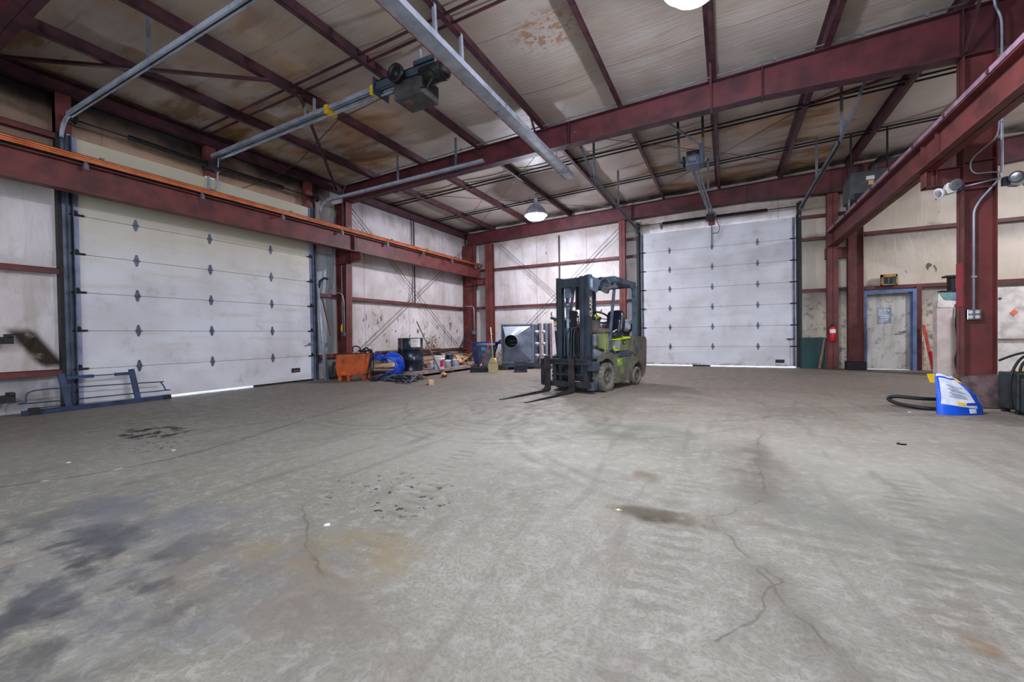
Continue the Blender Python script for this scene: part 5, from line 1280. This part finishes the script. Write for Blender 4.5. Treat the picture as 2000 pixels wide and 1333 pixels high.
# bins
gb = thing('trash_can', 'grey plastic trash can with blue recycling mark behind the brooms', 'bin', (-6.80, 11.55, 0))
mb = MB(); mb.lathe([(.001,0),(.21,0),(.215,.02),(.265,.60),(.285,.70),(.29,.70),(.305,.76),(.30,.80),(.27,.80),(.26,.76),(.20,.05),(.001,.04)], (-6.68,11.35,0), 'z', 32); make('body', mb, M_greyp, gb)
mb = MB()
for s_ in (-1,1): mb.obox((-6.68+s_*.29,11.35+s_*.12,.66),(.05,.14,.04)); 
for z in (.52,.60,.66): mb.obox((-6.45,11.24,z),(.10,.04,.02),(0,0,.4))
make('handles', mb, M_greyp, gb)
a0 = math.atan2(-11.35, 6.68)
mb = MB(); mb.grid(lambda u, v: (-6.68+.282*math.cos(a0-.55+.5*u), 11.35+.282*math.sin(a0-.55+.5*u), .60+.10*v), 6, 1); make('blue_mark', mb, mat('cyan_mark', (40,150,214), (30,120,190), 5, .5), gb)
mb = MB(); mb.grid(lambda u, v: (-6.68+.272*math.cos(a0-.5+.35*u), 11.35+.272*math.sin(a0-.5+.35*u), .44+.07*v), 6, 1); make('worn_mark', mb, mat('teal_mark', (60,120,140), (90,60,80), 20, .6), gb)
bb_ = thing('blue_bin', 'dark blue square bin standing behind the grey trash can', 'bin', (-7.3, 12.0, 0))
mb = MB(); mb.hexa([(-7.40,11.8,0),(-7.0,11.85,0),(-7.05,12.3,0),(-7.4,12.3,0),(-7.44,11.75,.80),(-6.72,11.95,.80),(-6.8,12.40,.80),(-7.44,12.38,.80)]); make('body', mb, M_dblue, bb_, bevel=.01)
mb = MB(); mb.hexa([(-7.47,11.72,.80),(-6.68,11.92,.80),(-6.78,12.43,.80),(-7.47,12.41,.80),(-7.47,11.72,.84),(-6.68,11.92,.84),(-6.78,12.43,.84),(-7.47,12.41,.84)]); make('rim', mb, mat('blue_rim', (24,42,124), (16,30,90), 5, .45), bb_)
tb = thing('yellow_bottle', 'small orange and yellow bottle squeezed between trash can and machine', 'bottle', (-6.28, 11.3, 0))
mb = MB(); mb.lathe([(.001,.0),(.05,0),(.05,.2),(.03,.26),(.001,.26)], (-6.27,11.18,.10), 'z', 16); mb.box(-6.33,-6.2,11.12,11.24,0,.10); make('body', mb, mat('orange_bottle', (224,140,60), (230,200,30), 12, .5, lo=.45, hi=.55), tb)

# ------------------------------------------------------------------ grey blower/collector box with round opening
dc = thing('dust_collector', 'grey blue square collector box with round black inlet and row of flanged sections', 'machine', (-5.76, 11.80, 0), .46)
# local frame: x along its front, y back
Wd = .94; Z0, Z1 = .22, 1.36
mb = MB(); mb.box(0,Wd,.10,1.0,Z0,Z1)
mb.box(-.03,Wd+.03,.06,.10,Z0-.03,Z0); mb.box(-.03,Wd+.03,.06,.10,Z1,Z1+.03); mb.box(-.03,0,.06,.10,Z0,Z1); mb.box(Wd,Wd+.03,.06,.10,Z0,Z1)
off = Vector((-.52,-.25,0))
def sh3(mb, o=off): mb.v = [tuple(Vector(v)+o) for v in mb.v]; return mb
make('housing', sh3(mb), M_duct, dc, world=False)
# transition from square flange to round collar
mb = MB(); cxh, czh, rr = .28, .86, .20; N_ = 48; y1_ = -.20
sq = []; ci = []
for k in range(N_):
    a = 2*PI*k/N_; ca, sa = math.cos(a), math.sin(a)
    m_ = max(abs(ca), abs(sa)); hx_, hz_ = Wd/2-.02, (Z1-Z0)/2-.02
    sq.append((Wd/2+ca/m_*hx_, .09, (Z0+Z1)/2+sa/m_*hz_)); ci.append((cxh+rr*ca, y1_, czh+rr*sa))
mb.add(sq+ci, [(k,(k+1)%N_,N_+(k+1)%N_,N_+k) for k in range(N_)], False)
mb.lathe([(rr,y1_),(rr,y1_-.06),(rr-.008,y1_-.06),(rr-.008,.3)], (cxh,0,czh), 'y', 40)
make('hood', sh3(mb), M_duct, dc, world=False)
mb = MB(); mb.lathe([(.001,.07),(rr-.009,.07)], (cxh,0,czh), 'y', 32); make('dark_inside', sh3(mb), mat('inlet_shade_black', (9,9,11), (5,5,6), 5, .9), dc, world=False)  # black disc painted as the shade inside the round inlet
mb = MB(); mb.bar((cxh-.02,.0,czh+.02),(cxh+.19,.0,czh+.02),.01,.015); mb.bar((cxh-.02,.0,czh-.1),(cxh+.17,.0,czh-.1),.01,.015); make('baffle', sh3(mb), M_ductb, dc, world=False)
mb = MB()
for i in range(10): mb.ball((Wd-.03,.055,Z0+.06+i*.112), .010, (1,1,1), 6, 4)
make('rivets', sh3(mb), M_chrome, dc, world=False)
mb = MB(); mb.box(.0,Wd+.25,.12,.95,.06,.20); mb.box(Wd+.03,Wd+.12,.1,.2,.2,Z1+.01); mb.box(Wd+.12,Wd+.16,.10,.9,Z0,Z1); make('base_frame', sh3(mb), M_ductb, dc, world=False)
for i, x in enumerate((1.14, 1.33, 1.47)):
    mb = MB(); mb.box(x,x+.07,.05,.95,.18-.0*i,Z1+.04); make('flange_section', sh3(mb), mat('mauve_flange%d' % i, (128,106,112), (92,78,86), 6, .7) if i != 1 else M_duct, dc, world=False)
for z in (.42, .78, 1.14):
    for x in (1.06, 1.27):
        mb = MB(); mb.cyl((x-.04,.10,z),(x+.10,.10,z),.045,n=14); mb.cyl((x+.03,.03,z+.02),(x+.03,.12,z-.12),.03,n=10)
        make('pipe_stub', sh3(mb), M_galv, dc, world=False)
for q in ((-.02,.18,.13,.25), (.95,1.18,.2,.3), (.0,.4,.6,.8)):
    mb = MB(); mb.box(*q, 0, .06); make('skid_block', sh3(mb), M_rust, dc, world=False)
mb = MB(); mb.hexa([(-7.0,12.65,.75),(-6.3,12.75,.75),(-6.3,12.95,.75),(-7.0,12.85,.75),(-6.95,12.65,.88),(-6.28,12.75,1.18),(-6.28,12.95,1.18),(-6.95,12.85,.88)]); mb.box(-6.85,-6.4,12.7,12.9,0,.75)
solo('sheet_metal_cover', mb, M_ductb, 'slanted dark blue sheet metal cover behind the bins and collector box', 'cover')
# milk crate
ck = thing('milk_crate', 'dark navy plastic crate on the floor in front of the collector box', 'crate', (-5.22, 10.78, 0), .46)
mb = MB(); s_, h_ = .17, .28
for (a, b) in ((-s_,-s_),(s_,-s_),(s_,s_),(-s_,s_)): mb.box(a-.014,a+.014,b-.014,b+.014,0,h_)
for z0_, z1_ in ((0,.05),(h_-.04,h_)):
    mb.box(-s_,s_,-s_-.008,-s_+.008,z0_,z1_); mb.box(-s_,s_,s_-.008,s_+.008,z0_,z1_); mb.box(-s_-.008,-s_+.008,-s_,s_,z0_,z1_); mb.box(s_-.008,s_+.008,-s_,s_,z0_,z1_)
for i in range(1,6):
    u = -s_+2*s_*i/6
    mb.box(u-.006,u+.006,-s_-.004,-s_+.004,.05,h_-.04); mb.box(u-.006,u+.006,s_-.004,s_+.004,.05,h_-.04); mb.box(-s_-.004,-s_+.004,u-.006,u+.006,.05,h_-.04); mb.box(s_-.004,s_+.004,u-.006,u+.006,.05,h_-.04)
mb.box(-s_,s_,-s_,s_,0,.008)
make('crate_body', mb, M_navy, ck, world=False)
mb = MB(); mb.box(-s_+.03,s_-.03,-s_+.03,s_-.03,.01,.2); make('dark_contents', mb, M_rubber, ck, world=False)

# small litter on the floor
lt = thing('bottle_cap', 'small white and yellow scrap beside the round oil stain', 'litter', (-.555, 2.50, 0))
mb = MB(); mb.lathe([(.001,.006),(.009,.006),(.011,0),(.001,0)], (-.58,2.50,0), 'z', 14); make('cap', mb, M_white, lt); mb = MB(); mb.obox((-.566,2.502,.002),(.012,.007,.003)); mb.obox((-.595,2.498,.002),(.01,.006,.003)); make('tab', mb, M_yel, lt)
random.seed(3)
for (x, y, lb) in ((-5.09,1.50,'white paint flake on the floor joint at the picture edge'), (2.05,7.0,'white chip on the floor left of the blue bag'), (-4.7,2.1,'white chip near the black drips'), (-2.0,1.62,'tiny white chip near the yellowish stain')):
    mb = MB(); n_ = 7; mb.prism([(x+random.uniform(.010,.022)*math.cos(k*2*PI/n_), y+random.uniform(.010,.022)*math.sin(k*2*PI/n_)) for k in range(n_)], 'z', 0, .004); solo('paint_chip', mb, M_white, lb, 'chip')
mb = MB(); mb.obox((1.42,5.0,.006),(.05,.015,.010),(0,0,.4)); mb.obox((1.39,5.01,.008),(.02,.02,.014)); solo('dark_splinter', mb, M_grease, 'small dark splinter on the open floor before the blue bag', 'litter')

# ------------------------------------------------------------------ forklift (local: -y is forward, +x is its left side, seen from the camera's right)
fk = thing('forklift', 'dirty green and blue grey forklift with its forks on the floor', 'forklift', (-2.42, 7.70, 0), math.radians(-14))
def F(name, mb, m, parent=None, bevel=0.0):
    return make(name, mb, m, parent or fk, world=False, bevel=bevel)
def arcp(cy, cz, r, a0, a1, n=10):
    return [(cy+r*math.cos(a0+(a1-a0)*i/n), cz+r*math.sin(a0+(a1-a0)*i/n)) for i in range(n+1)]
# chassis side profile (y, z) with wheel arches
side = [(-.30,.56)] + arcp(0,.27,.33,math.radians(118),math.radians(-12),12) + [(.34,.12),(1.00,.12)] + arcp(1.30,.18,.25,math.radians(195),math.radians(20),10)[:0] + [(1.04,.14)] + arcp(1.30,.18,.27,math.radians(188),math.radians(90),8) + [(1.36,.64),(.36,.66),(.18,.70),(-.12,.70),(-.30,.62)]
mb = MB(); mb.prism(side, 'x', -.50, -.47); mb.prism(side, 'x', .47, .50); mb.box(-.47,.47,.34,1.04,.12,.62); mb.box(-.32,.32,-.2,.34,.18,.66); mb.box(-.47,.47,-.12,.36,.66,.70)
chs = F('chassis', mb, M_body, bevel=.012)
mb = MB(); mb.box(.498,.504,.40,.60,.44,.58); F('number_plate_patch', mb, mat('pale_green_patch', (128,158,64), (104,126,64), 12, .6), chs)
mb = MB(); mb.tube([(.508,.44,.55),(.508,.46,.48),(.508,.50,.47),(.508,.56,.50)], .006, 5); mb.tube([(.508,.46,.535),(.508,.52,.56),(.508,.54,.52)], .006, 5); F('painted_number', mb, M_lime, chs)
mb = MB(); mb.box(.498,.503,.56,.66,.28,.40); mb.box(.498,.503,.40,.48,.15,.22); F('green_scuff', mb, mat('scuffed_green', (108,122,48), (88,92,66), 9, .7), chs)
mb = MB(); mb.box(.36,.53,.62,1.02,.66,.70); mb.box(.30,.52,.42,1.0,.62,.66); F('step', mb, M_ductb, chs, bevel=.006)
# counterweight
cw = [(1.05,.66),(1.30,.50)] + arcp(1.30,.18,.29,math.radians(70),math.radians(-10),8)[2:] + [(1.60,.15),(1.66,.22),(1.73,.40),(1.75,.90),(1.69,.98),(1.16,.99),(1.10,.92)]
mb = MB(); mb.prism(cw, 'x', -.50, .50); F('counterweight', mb, mat('dusty_counterweight', (96,88,76), (74,68,60), 5, .8, bump=.2), bevel=.035)
# wheels
def wheel(x, y, r, wd, parent=fk, lugs=True):
    s_ = 1 if x > 0 else -1
    xo = x; xi = x-s_*wd
    mb = MB(); c = (0, y, r)
    a, b = min(xo, xi), max(xo, xi)
    q_ = .955 if lugs else 1.0
    mb.lathe([(r*.60,a),(r*.88,a),(r*.97*q_,a+.012),(r*q_,a+.03),(r*q_,b-.03),(r*.97*q_,b-.012),(r*.88,b),(r*.60,b),(r*.60,a)], c, 'x', 40)
    if lugs:
        for k in range(20):
            t_ = 2*PI*k/20
            for (u0, u1, dt) in ((a, (a+b)/2-.01, 0), ((a+b)/2+.01, b, .15)):
                ta, tb = t_+dt-.10, t_+dt+.10
                def pt(u, tt, rr): return (u, y+rr*math.cos(tt), r+rr*math.sin(tt))
                sk = .05
                lo = r*.93; hi = r*1.0
                mb.hexa([pt(u0,ta,lo),pt(u1,ta+sk,lo),pt(u1,tb+sk,lo),pt(u0,tb,lo),pt(u0,ta,hi),pt(u1,ta+sk,hi),pt(u1,tb+sk,hi),pt(u0,tb,hi)])
    w_ = F('wheel', mb, M_tire, parent)
    mb = MB(); xr = xo-s_*.035
    mb.lathe([(.001,xr-s_*.0),(r*.22,xr),(r*.26,xr+s_*.02),(r*.30,xr),(r*.44,xr-s_*.02),(r*.56,xr),(r*.61,xr+s_*.025),(r*.62,xr+s_*.03)] , c, 'x', 28)
    for k in range(7):
        t_ = 2*PI*k/7; mb.cyl((xr-s_*.01, y+r*.37*math.cos(t_), r+r*.37*math.sin(t_)), (xr+s_*.018, y+r*.37*math.cos(t_), r+r*.37*math.sin(t_)), r*.05, n=6)
    make('rim', mb, M_rim, w_, world=False) if False else None
    o = make('rim', mb, M_rim, w_, world=False)
for x in (.535, -.535): wheel(x, 0, .262, .19)
for x in (.50, -.50): wheel(x, 1.30, .185, .13, lugs=False)
mb = MB(); mb.cyl((-.4,0,.262),(.4,0,.262),.08,n=14); F('axle', mb, M_grease)
# cowl: dashboard in front of the driver
mb = MB(); mb.hexa([(.02,.02,.70),(.47,.02,.70),(.47,.16,.70),(.02,.16,.70),(.02,-.03,1.08),(.47,-.03,1.08),(.47,.14,1.08),(.02,.14,1.08)]); F('front_cover', mb, M_greenp, bevel=.01)
mb = MB(); mb.box(-.10,.49,-.05,.18,1.07,1.145); F('dashboard', mb, mat('dashboard_brown', (104,92,86), (70,62,60), 8, .7), bevel=.012)
mb = MB(); mb.hexa([(-.53,-.10,.62),(.0,-.10,.62),(.0,.2,.62),(-.53,.2,.62),(-.57,-.14,1.35),(.0,-.14,1.20),(.0,.2,1.20),(-.57,.2,1.35)]); F('battery_side_box', mb, M_mast, bevel=.008)
mb = MB(); mb.hexa([(-.62,-.17,1.35),(.02,-.17,1.20),(.02,.3,1.20),(-.62,.3,1.35),(-.62,-.17,1.40),(.02,-.17,1.235),(.02,.3,1.235),(-.62,.3,1.40)]); mb.tube([(-.60,-.14,1.40),(-.62,-.14,1.46),(-.61,-.12,1.49)],.012,6); F('box_lid', mb, mat('lid_dark', (72,76,84), (50,54,60), 6, .5), bevel=.006)
mb = MB(); mb.box(-.545,-.40,-.149,-.143,1.12,1.31); wl = F('warning_label', mb, M_white)
mb = MB(); mb.box(-.545,-.40,-.152,-.149,1.275,1.31); F('yellow_band', mb, M_yel, wl)
mb = MB(); mb.box(-.545,-.40,-.152,-.149,1.20,1.22); F('red_band', mb, mat('label_red_band', (200,70,40), (180,60,40), 5, .5), wl)
# steering wheel
sw = Vector((.20,.28,1.36))
mrot = Matrix.Rotation(math.radians(-32), 3, 'X')
mb = MB(); mb.tube([tuple(sw+mrot@Vector((.19*math.cos(a),.19*math.sin(a),0))) for a in [k*2*PI/32 for k in range(32)]], .018, 8, closed=True)
for a in (.4, 2.5, 4.7): mb.tube([tuple(sw+mrot@Vector((.03*math.cos(a),.03*math.sin(a),-.02))), tuple(sw+mrot@Vector((.18*math.cos(a),.18*math.sin(a),0)))], .010, 6)
mb.lathe([(.001,.0),(.045,-.0),(.04,-.05),(.03,-.2),(.001,-.2)], (0,0,0), 'z', 16); mb.v[-80:] = [tuple(sw+mrot@Vector(v)) for v in mb.v[-80:]]
stw = F('steering_wheel', mb, M_rubber)
mb = MB(); mb.obox(tuple(sw+Vector((-.02,-.05,.02))), (.10,.04,.05), (0,.4,0)); F('yellow_knob', mb, mat('highlighter_yellow', (226,232,20), (200,206,20), 5, .5), stw, bevel=.01)
mb = MB(); mb.hexa([(.04,.02,1.14),(.30,.02,1.14),(.30,.2,1.14),(.04,.2,1.14),(.13,.14,1.31),(.23,.14,1.31),(.23,.24,1.30),(.13,.24,1.30)]); F('column_cowl', mb, mat('cowl_grey', (84,80,78), (60,56,54), 8, .7))
for i in range(3):
    mb = MB(); mb.cyl((-.22+.06*i,.12,1.19),(-.25+.06*i,.16,1.38),.008,n=6); mb.ball((-.25+.06*i,.16,1.39),.018); F('lever', mb, M_blk)
# hood and seat
mb = MB(); mb.prism([(.34,.70),(1.10,.70),(1.16,.78),(1.18,.97),(.46,.92),(.36,.82)], 'x', -.42, .44); hood = F('hood', mb, mat('hood_greenish', (112,116,84), (90,84,72), 5, .7), bevel=.02)
mb = MB(); mb.prism([(.35,.71),(.60,.73),(.62,.80),(.40,.83)], 'x', .435, .452); mb.hexa([(.18,.44,.925),(.46,.44,.925),(.46,1.08,.955),(.18,1.08,.955),(.18,.46,.945),(.455,.46,.945),(.455,1.06,.985),(.18,1.06,.985)]); mb.box(.44,.455,.56,.62,.78,.93); F('lime_panel', mb, M_lime, hood)
mb = MB(); mb.hexa([(.455,.40,.76),(.458,.40,.76),(.458,.60,.76),(.455,.60,.76),(.455,.40,.91),(.458,.40,.91),(.458,.60,.92),(.455,.60,.92)]); F('silver_panel', mb, M_galv, hood)
mb = MB(); mb.ball((.45,.80,.88),.05,(.25,1.2,.8)); F('latch_hole', mb, M_grease, hood); mb = MB(); mb.ball((.455,.79,.875),.03,(.3,1,.8)); F('lime_latch', mb, M_lime, hood)
mb = MB()
def pad(mb, c, sx, sy, sz, tilt=0.0, pw=.35):
    m_ = Matrix.Rotation(tilt, 3, 'X'); n, k = 20, 12
    vs = []
    for i in range(k+1):
        ph = -PI/2+PI*i/k
        for j in range(n):
            th = 2*PI*j/n
            def sg(v): return math.copysign(abs(v)**pw, v)
            v = Vector((sx*sg(math.cos(ph))*sg(math.cos(th)), sy*sg(math.cos(ph))*sg(math.sin(th)), sz*sg(math.sin(ph))))
            vs.append(tuple(m_@v+Vector(c)))
    mb.add(vs, [(i*n+j, i*n+(j+1)%n, (i+1)*n+(j+1)%n, (i+1)*n+j) for i in range(k) for j in range(n)], True)
seat = None
mb = MB(); pad(mb, (.20,.68,1.02), .21, .25, .06, .06); mb.box(-.02,.34,.5,.9,.93,.99); seat = F('seat', mb, M_seat)
mb = MB(); pad(mb, (.21,.93,1.28), .19, .07, .24, -.12, .5); pad(mb, (.21,.885,1.20), .14, .05, .16, -.12, .5); F('seat_back', mb, M_seat)
mb = MB(); mb.tube([(.27,.62,1.02),(.29,.7,1.10),(.28,.9,1.14)], .012, 6); mb.cyl((.2,.6,.985),(.36,.72,.99),.045,n=12); F('seat_belt', mb, M_white, seat)
# gas bottle behind the seat
mb = MB(); mb.lathe([(.001,-.36),(.08,-.35),(.13,-.29),(.145,-.24),(.145,.24),(.13,.29),(.08,.35),(.001,.36)], (0,1.42,1.20), 'x', 28); gas = F('gas_bottle', mb, mat('gas_bottle_grey', (150,154,164), (96,100,110), 9, .6))
mb = MB(); mb.lathe([(.075,.34),(.10,.345),(.10,.40),(.09,.40),(.09,.35)], (0,1.42,1.20), 'x', 20); mb.box(-.2,.2,1.27,1.57,.98,1.06)
for x in (-.18,.18): mb.lathe([(.148,x-.02),(.152,x-.02),(.152,x+.02),(.148,x+.02)], (0,1.42,1.20), 'x', 24)
mb.bar((.30,1.30,1.05),(.34,1.50,1.38),.05,.03); F('bottle_bracket', mb, M_blk, gas)
# overhead guard
gd = MB()
for s_ in (-1, 1):
    x = .47*s_
    gd.bar((x,.14,.74),(x,.20,1.1),.05,.08,(1,0,0)); gd.bar((x,.20,1.08),(x*.96,.44,2.02),.04,.05,(1,0,0)); gd.bar((x,.16,.80),(x,.44,.64),.04,.06,(1,0,0)); gd.bar((x,.42,.65),(x,.62,.66),.04,.05)
    gd.bar((x,1.24,.68),(x,1.24,2.0),.05,.10,(1,0,0)); gd.bar((x,.40,2.075),(x,1.27,2.03),.05,.10)
    gd.prism([(1.0,2.02),(1.24,2.02),(1.24,1.80),(1.19,1.80),(1.16,1.93),(1.0,1.98)], 'x', x-.02, x+.02)
    gd.prism([(1.10,.62),(1.30,.62),(1.29,.90),(1.20,.90),(1.16,.76)], 'x', x-.022, x+.022)
gd.bar((-.47,.42,2.075),(.47,.42,2.075),.07,.12); gd.bar((-.47,1.24,2.03),(.47,1.24,2.03),.06,.10)
gd.bar((-.40,.36,1.99),(.40,.36,1.99),.02,.05)
F('overhead_guard', gd, mat('guard_blue_grey', (74,88,102), (44,54,66), 6, .5, .2), bevel=.006)
for i in range(6):
    mb = MB(); y = .55+.115*i; mb.bar((-.46,y,2.09-.01*i),(.46,y,2.09-.01*i),.022,.045,(0,0,1)); F('roof_bar', mb, M_mast)
mb = MB(); mb.tube([(.30,.34,2.10),(.22,.30,2.06),(.20,.28,1.96),(.30,.28,1.92),(.42,.32,1.98),(.34,.34,2.1),(.20,.34,2.13),(.12,.34,2.10)], .012, 6); mb.obox((.33,.30,1.88),(.13,.09,.10),(.2,.5,0)); mb.box(.36,.52,.34,.42,1.90,1.96)
F('work_lamp_and_cable', mb, mat('dusty_grey_lamp', (92,96,96), (64,68,70), 9, .6))
# mast
def rail(mb, x, s_, y0, y1, z0, z1, t=.018, w=.045):
    mb.box(min(x,x+s_*t),max(x,x+s_*t),y0,y1,z0,z1); mb.box(min(x,x-s_*w),max(x,x-s_*w),y0,y0+t,z0,z1); mb.box(min(x,x-s_*w),max(x,x-s_*w),y1-t,y1,z0,z1)
mo = MB()
for s_ in (-1, 1): rail(mo, s_*.325, s_, -.36, -.22, .07, 2.10, w=.06)
mo.box(-.33,.33,-.24,-.21,1.98,2.09); mo.box(-.33,.33,-.24,-.20,.30,.42); mo.box(-.33,.33,-.24,-.20,1.12,1.20); mo.box(-.33,.33,-.33,-.21,.10,.16)
outer = F('outer_mast', mo, M_mast, bevel=.003)
mi = MB()
for s_ in (-1, 1): rail(mi, s_*.255, s_, -.415, -.30, .06, 2.08, w=.06)
mi.box(-.26,.26,-.40,-.34,1.90,2.03); mi.box(-.26,.26,-.405,-.33,2.03,2.05); mi.box(-.26,.26,-.40,-.35,.08,.16)
inner = F('inner_mast', mi, M_mast, bevel=.003)
mb = MB(); mb.hexa([(.344,-.32,1.84),(.352,-.32,1.84),(.362,-.06,1.80),(.354,-.06,1.80),(.344,-.36,2.10),(.352,-.36,2.10),(.362,.04,2.04),(.354,.04,2.04)]); mb.box(.30,.35,-.33,-.22,2.0,2.11)
F('mast_top_plate', mb, mat('plate_blue_grey', (84,104,126), (60,74,92), 6, .45, .2), outer)
mb = MB(); mb.box(.354,.36,-.29,-.22,1.88,2.04); F('pale_label', mb, M_greyp if False else mat('pale_label', (150,166,178), (120,134,146), 20, .6), outer)
for x in (-.22, .12):
    mb = MB(); mb.cyl((x,-.19,.14),(x,-.19,1.30),.030,n=14); mb.cyl((x,-.19,1.30),(x,-.19,2.0),.018,n=12); mb.cyl((x,-.19,1.27),(x,-.19,1.32),.036,n=14); F('lift_cylinder', mb, M_mast)
mb = MB(); mb.cyl((-.13,-.30,.16),(-.13,-.30,1.58),.030,n=16); mb.cyl((-.13,-.30,1.56),(-.13,-.30,1.62),.04,n=16); mb.cyl((-.13,-.30,1.62),(-.09,-.28,1.78),.022,n=12); mb.box(-.17,-.03,-.33,-.28,1.72,1.92)
F('centre_cylinder', mb, mat('cylinder_grey', (112,124,134), (74,84,94), 8, .4, .3))
mb = MB(); mb.hexa([(-.10,-.26,1.08),(-.03,-.26,1.08),(-.03,-.2,1.1),(-.10,-.2,1.1),(-.10,-.26,1.50),(.03,-.26,1.46),(.03,-.2,1.46),(-.10,-.2,1.5)]); mb.box(-.02,.05,-.2,-.16,1.5,1.95); F('hose_guard', mb, M_blk)
for (x, dx) in ((-.16,-.05),(-.10,-.02),(-.02,.04),(.04,.05)):
    mb = MB(); mb.tube(catmull([(x,-.37,.62),(x,-.37,.9),(x+.01,-.36,1.10),(x+.03+dx*.3,-.33,1.17),(x+.06+dx,-.30,1.14),(x+.07+dx,-.30,.9),(x+.07+dx,-.30,.3)]), .013, 7); F('hydraulic_hose', mb, M_mast)
mb = MB()
for i in range(44): mb.box(.085,.105,-.372,-.362,.62+.028*i,.642+.028*i)
F('lift_chain', mb, M_grease)
# carriage and side shift
mb = MB(); mb.box(-.60,.44,-.50,-.44,.50,.60); mb.box(-.60,.44,-.50,-.44,.10,.20); mb.box(-.56,.36,-.52,-.50,.575,.61); mb.box(-.62,-.54,-.50,-.43,.12,.60); mb.box(.30,.36,-.48,-.30,.08,.66); mb.box(-.36,-.30,-.48,-.30,.14,.66); mb.box(-.36,.36,-.46,-.42,.30,.34)
F('carriage', mb, mat('carriage_dark', (44,44,50), (26,26,30), 6, .5), bevel=.005)
mb = MB(); mb.box(.36,.50,-.46,-.26,.40,.56); mb.box(.36,.48,-.46,-.30,.06,.20); F('side_bracket', mb, M_ductb, bevel=.008)
mb = MB(); mb.lathe([(.001,-.05),(.13,-.05),(.14,0),(.13,.05),(.001,.05)], (-.12,-.36,.33), 'y', 26); mb.cyl((.0,-.40,.18),(.0,-.40,.50),.022,n=10); F('hydraulic_drum', mb, M_blk)
for x in (-.43, .09):
    mb = MB()
    prof = [(-.565,.66),(-.52,.66),(-.52,.075),(-.535,.05),(-1.20,.045),(-1.85,.018),(-1.85,.008),(-1.2,.004),(-.55,.004),(-.545,.004),(-.55,.004)]
    outl = [(-.52,.66),(-.56,.66),(-.56,.09),(-.60,.052),(-1.30,.040),(-1.85,.014),(-1.85,.006),(-1.3,.004),(-.58,.004),(-.54,.015),(-.52,.05)]
    mb.prism(outl, 'x', x-.058, x+.058)
    # taper the tip
    mb.v = [((x+(v[0]-x)*.55) if v[1] < -1.8 else v[0], v[1], v[2]) for v in mb.v]
    F('fork', mb, M_fork, bevel=.004)
# lamps on the mast side
for (z, sc) in ((1.03, 1.0), (.78, 1.0)):
    mb = MB()
    if z > 1: mb.box(.345,.43,-.26,-.14,.82,1.04)
    else: mb.hexa([(.345,-.28,.58),(.44,-.28,.60),(.52,.02,.60),(.36,.02,.58),(.345,-.26,.80),(.42,-.26,.78),(.47,0,.71),(.36,0,.71)])
    F('lamp_cover', mb, mat('dusty_lamp_cover%d' % int(z*100), (92,98,110), (60,64,72), 9, .5), bevel=.03)
mb = MB(); mb.cyl((.34,-.1,.70),(.40,.12,.70),.06,n=14); mb.tube([(.34,-.1,.8),(.46,.05,.74),(.44,.14,.64)], .02, 6); F('tilt_cylinder', mb, M_grease)
mb = MB(); mb.box(-.02,.10,-.12,-.04,1.02,1.08); mb.box(-.38,.02,-.12,-.02,1.03,1.10); F('brown_crossbar', mb, M_rust)
# maker's name painted up the mast
def text(body, size, m, parent, mtx, name='maker_name'):
    cu = bpy.data.curves.new('txt', 'FONT'); cu.body = body; cu.size = size; cu.extrude = .001; cu.align_x = 'LEFT'; cu.offset = .004
    ob = bpy.data.objects.new('txt', cu); COL.objects.link(ob)
    bpy.context.view_layer.update()
    me = bpy.data.meshes.new_from_object(ob.evaluated_get(bpy.context.evaluated_depsgraph_get()))
    bpy.data.objects.remove(ob); me.transform(mtx); me.materials.clear(); me.materials.append(m)
    o = bpy.data.objects.new(name, me); o.parent = parent; COL.objects.link(o); return o
tm = Matrix(((0,0,1,.284),(0,-1,0,-.262),(1,0,0,1.40),(0,0,0,1)))
tm = Matrix(((0,0,1,.2845),(-1,0,0,0),(0,1,0,0),(0,0,0,1)))
tmx = Matrix.Translation((.346,-.235,1.36)) @ Matrix(((0,0,1,0),(0,-1,0,0),(1,0,0,0),(0,0,0,1)))
text('CLARK', .115, mat('faded_cream', (190,184,160), (150,146,130), 20, .6), outer, tmx)
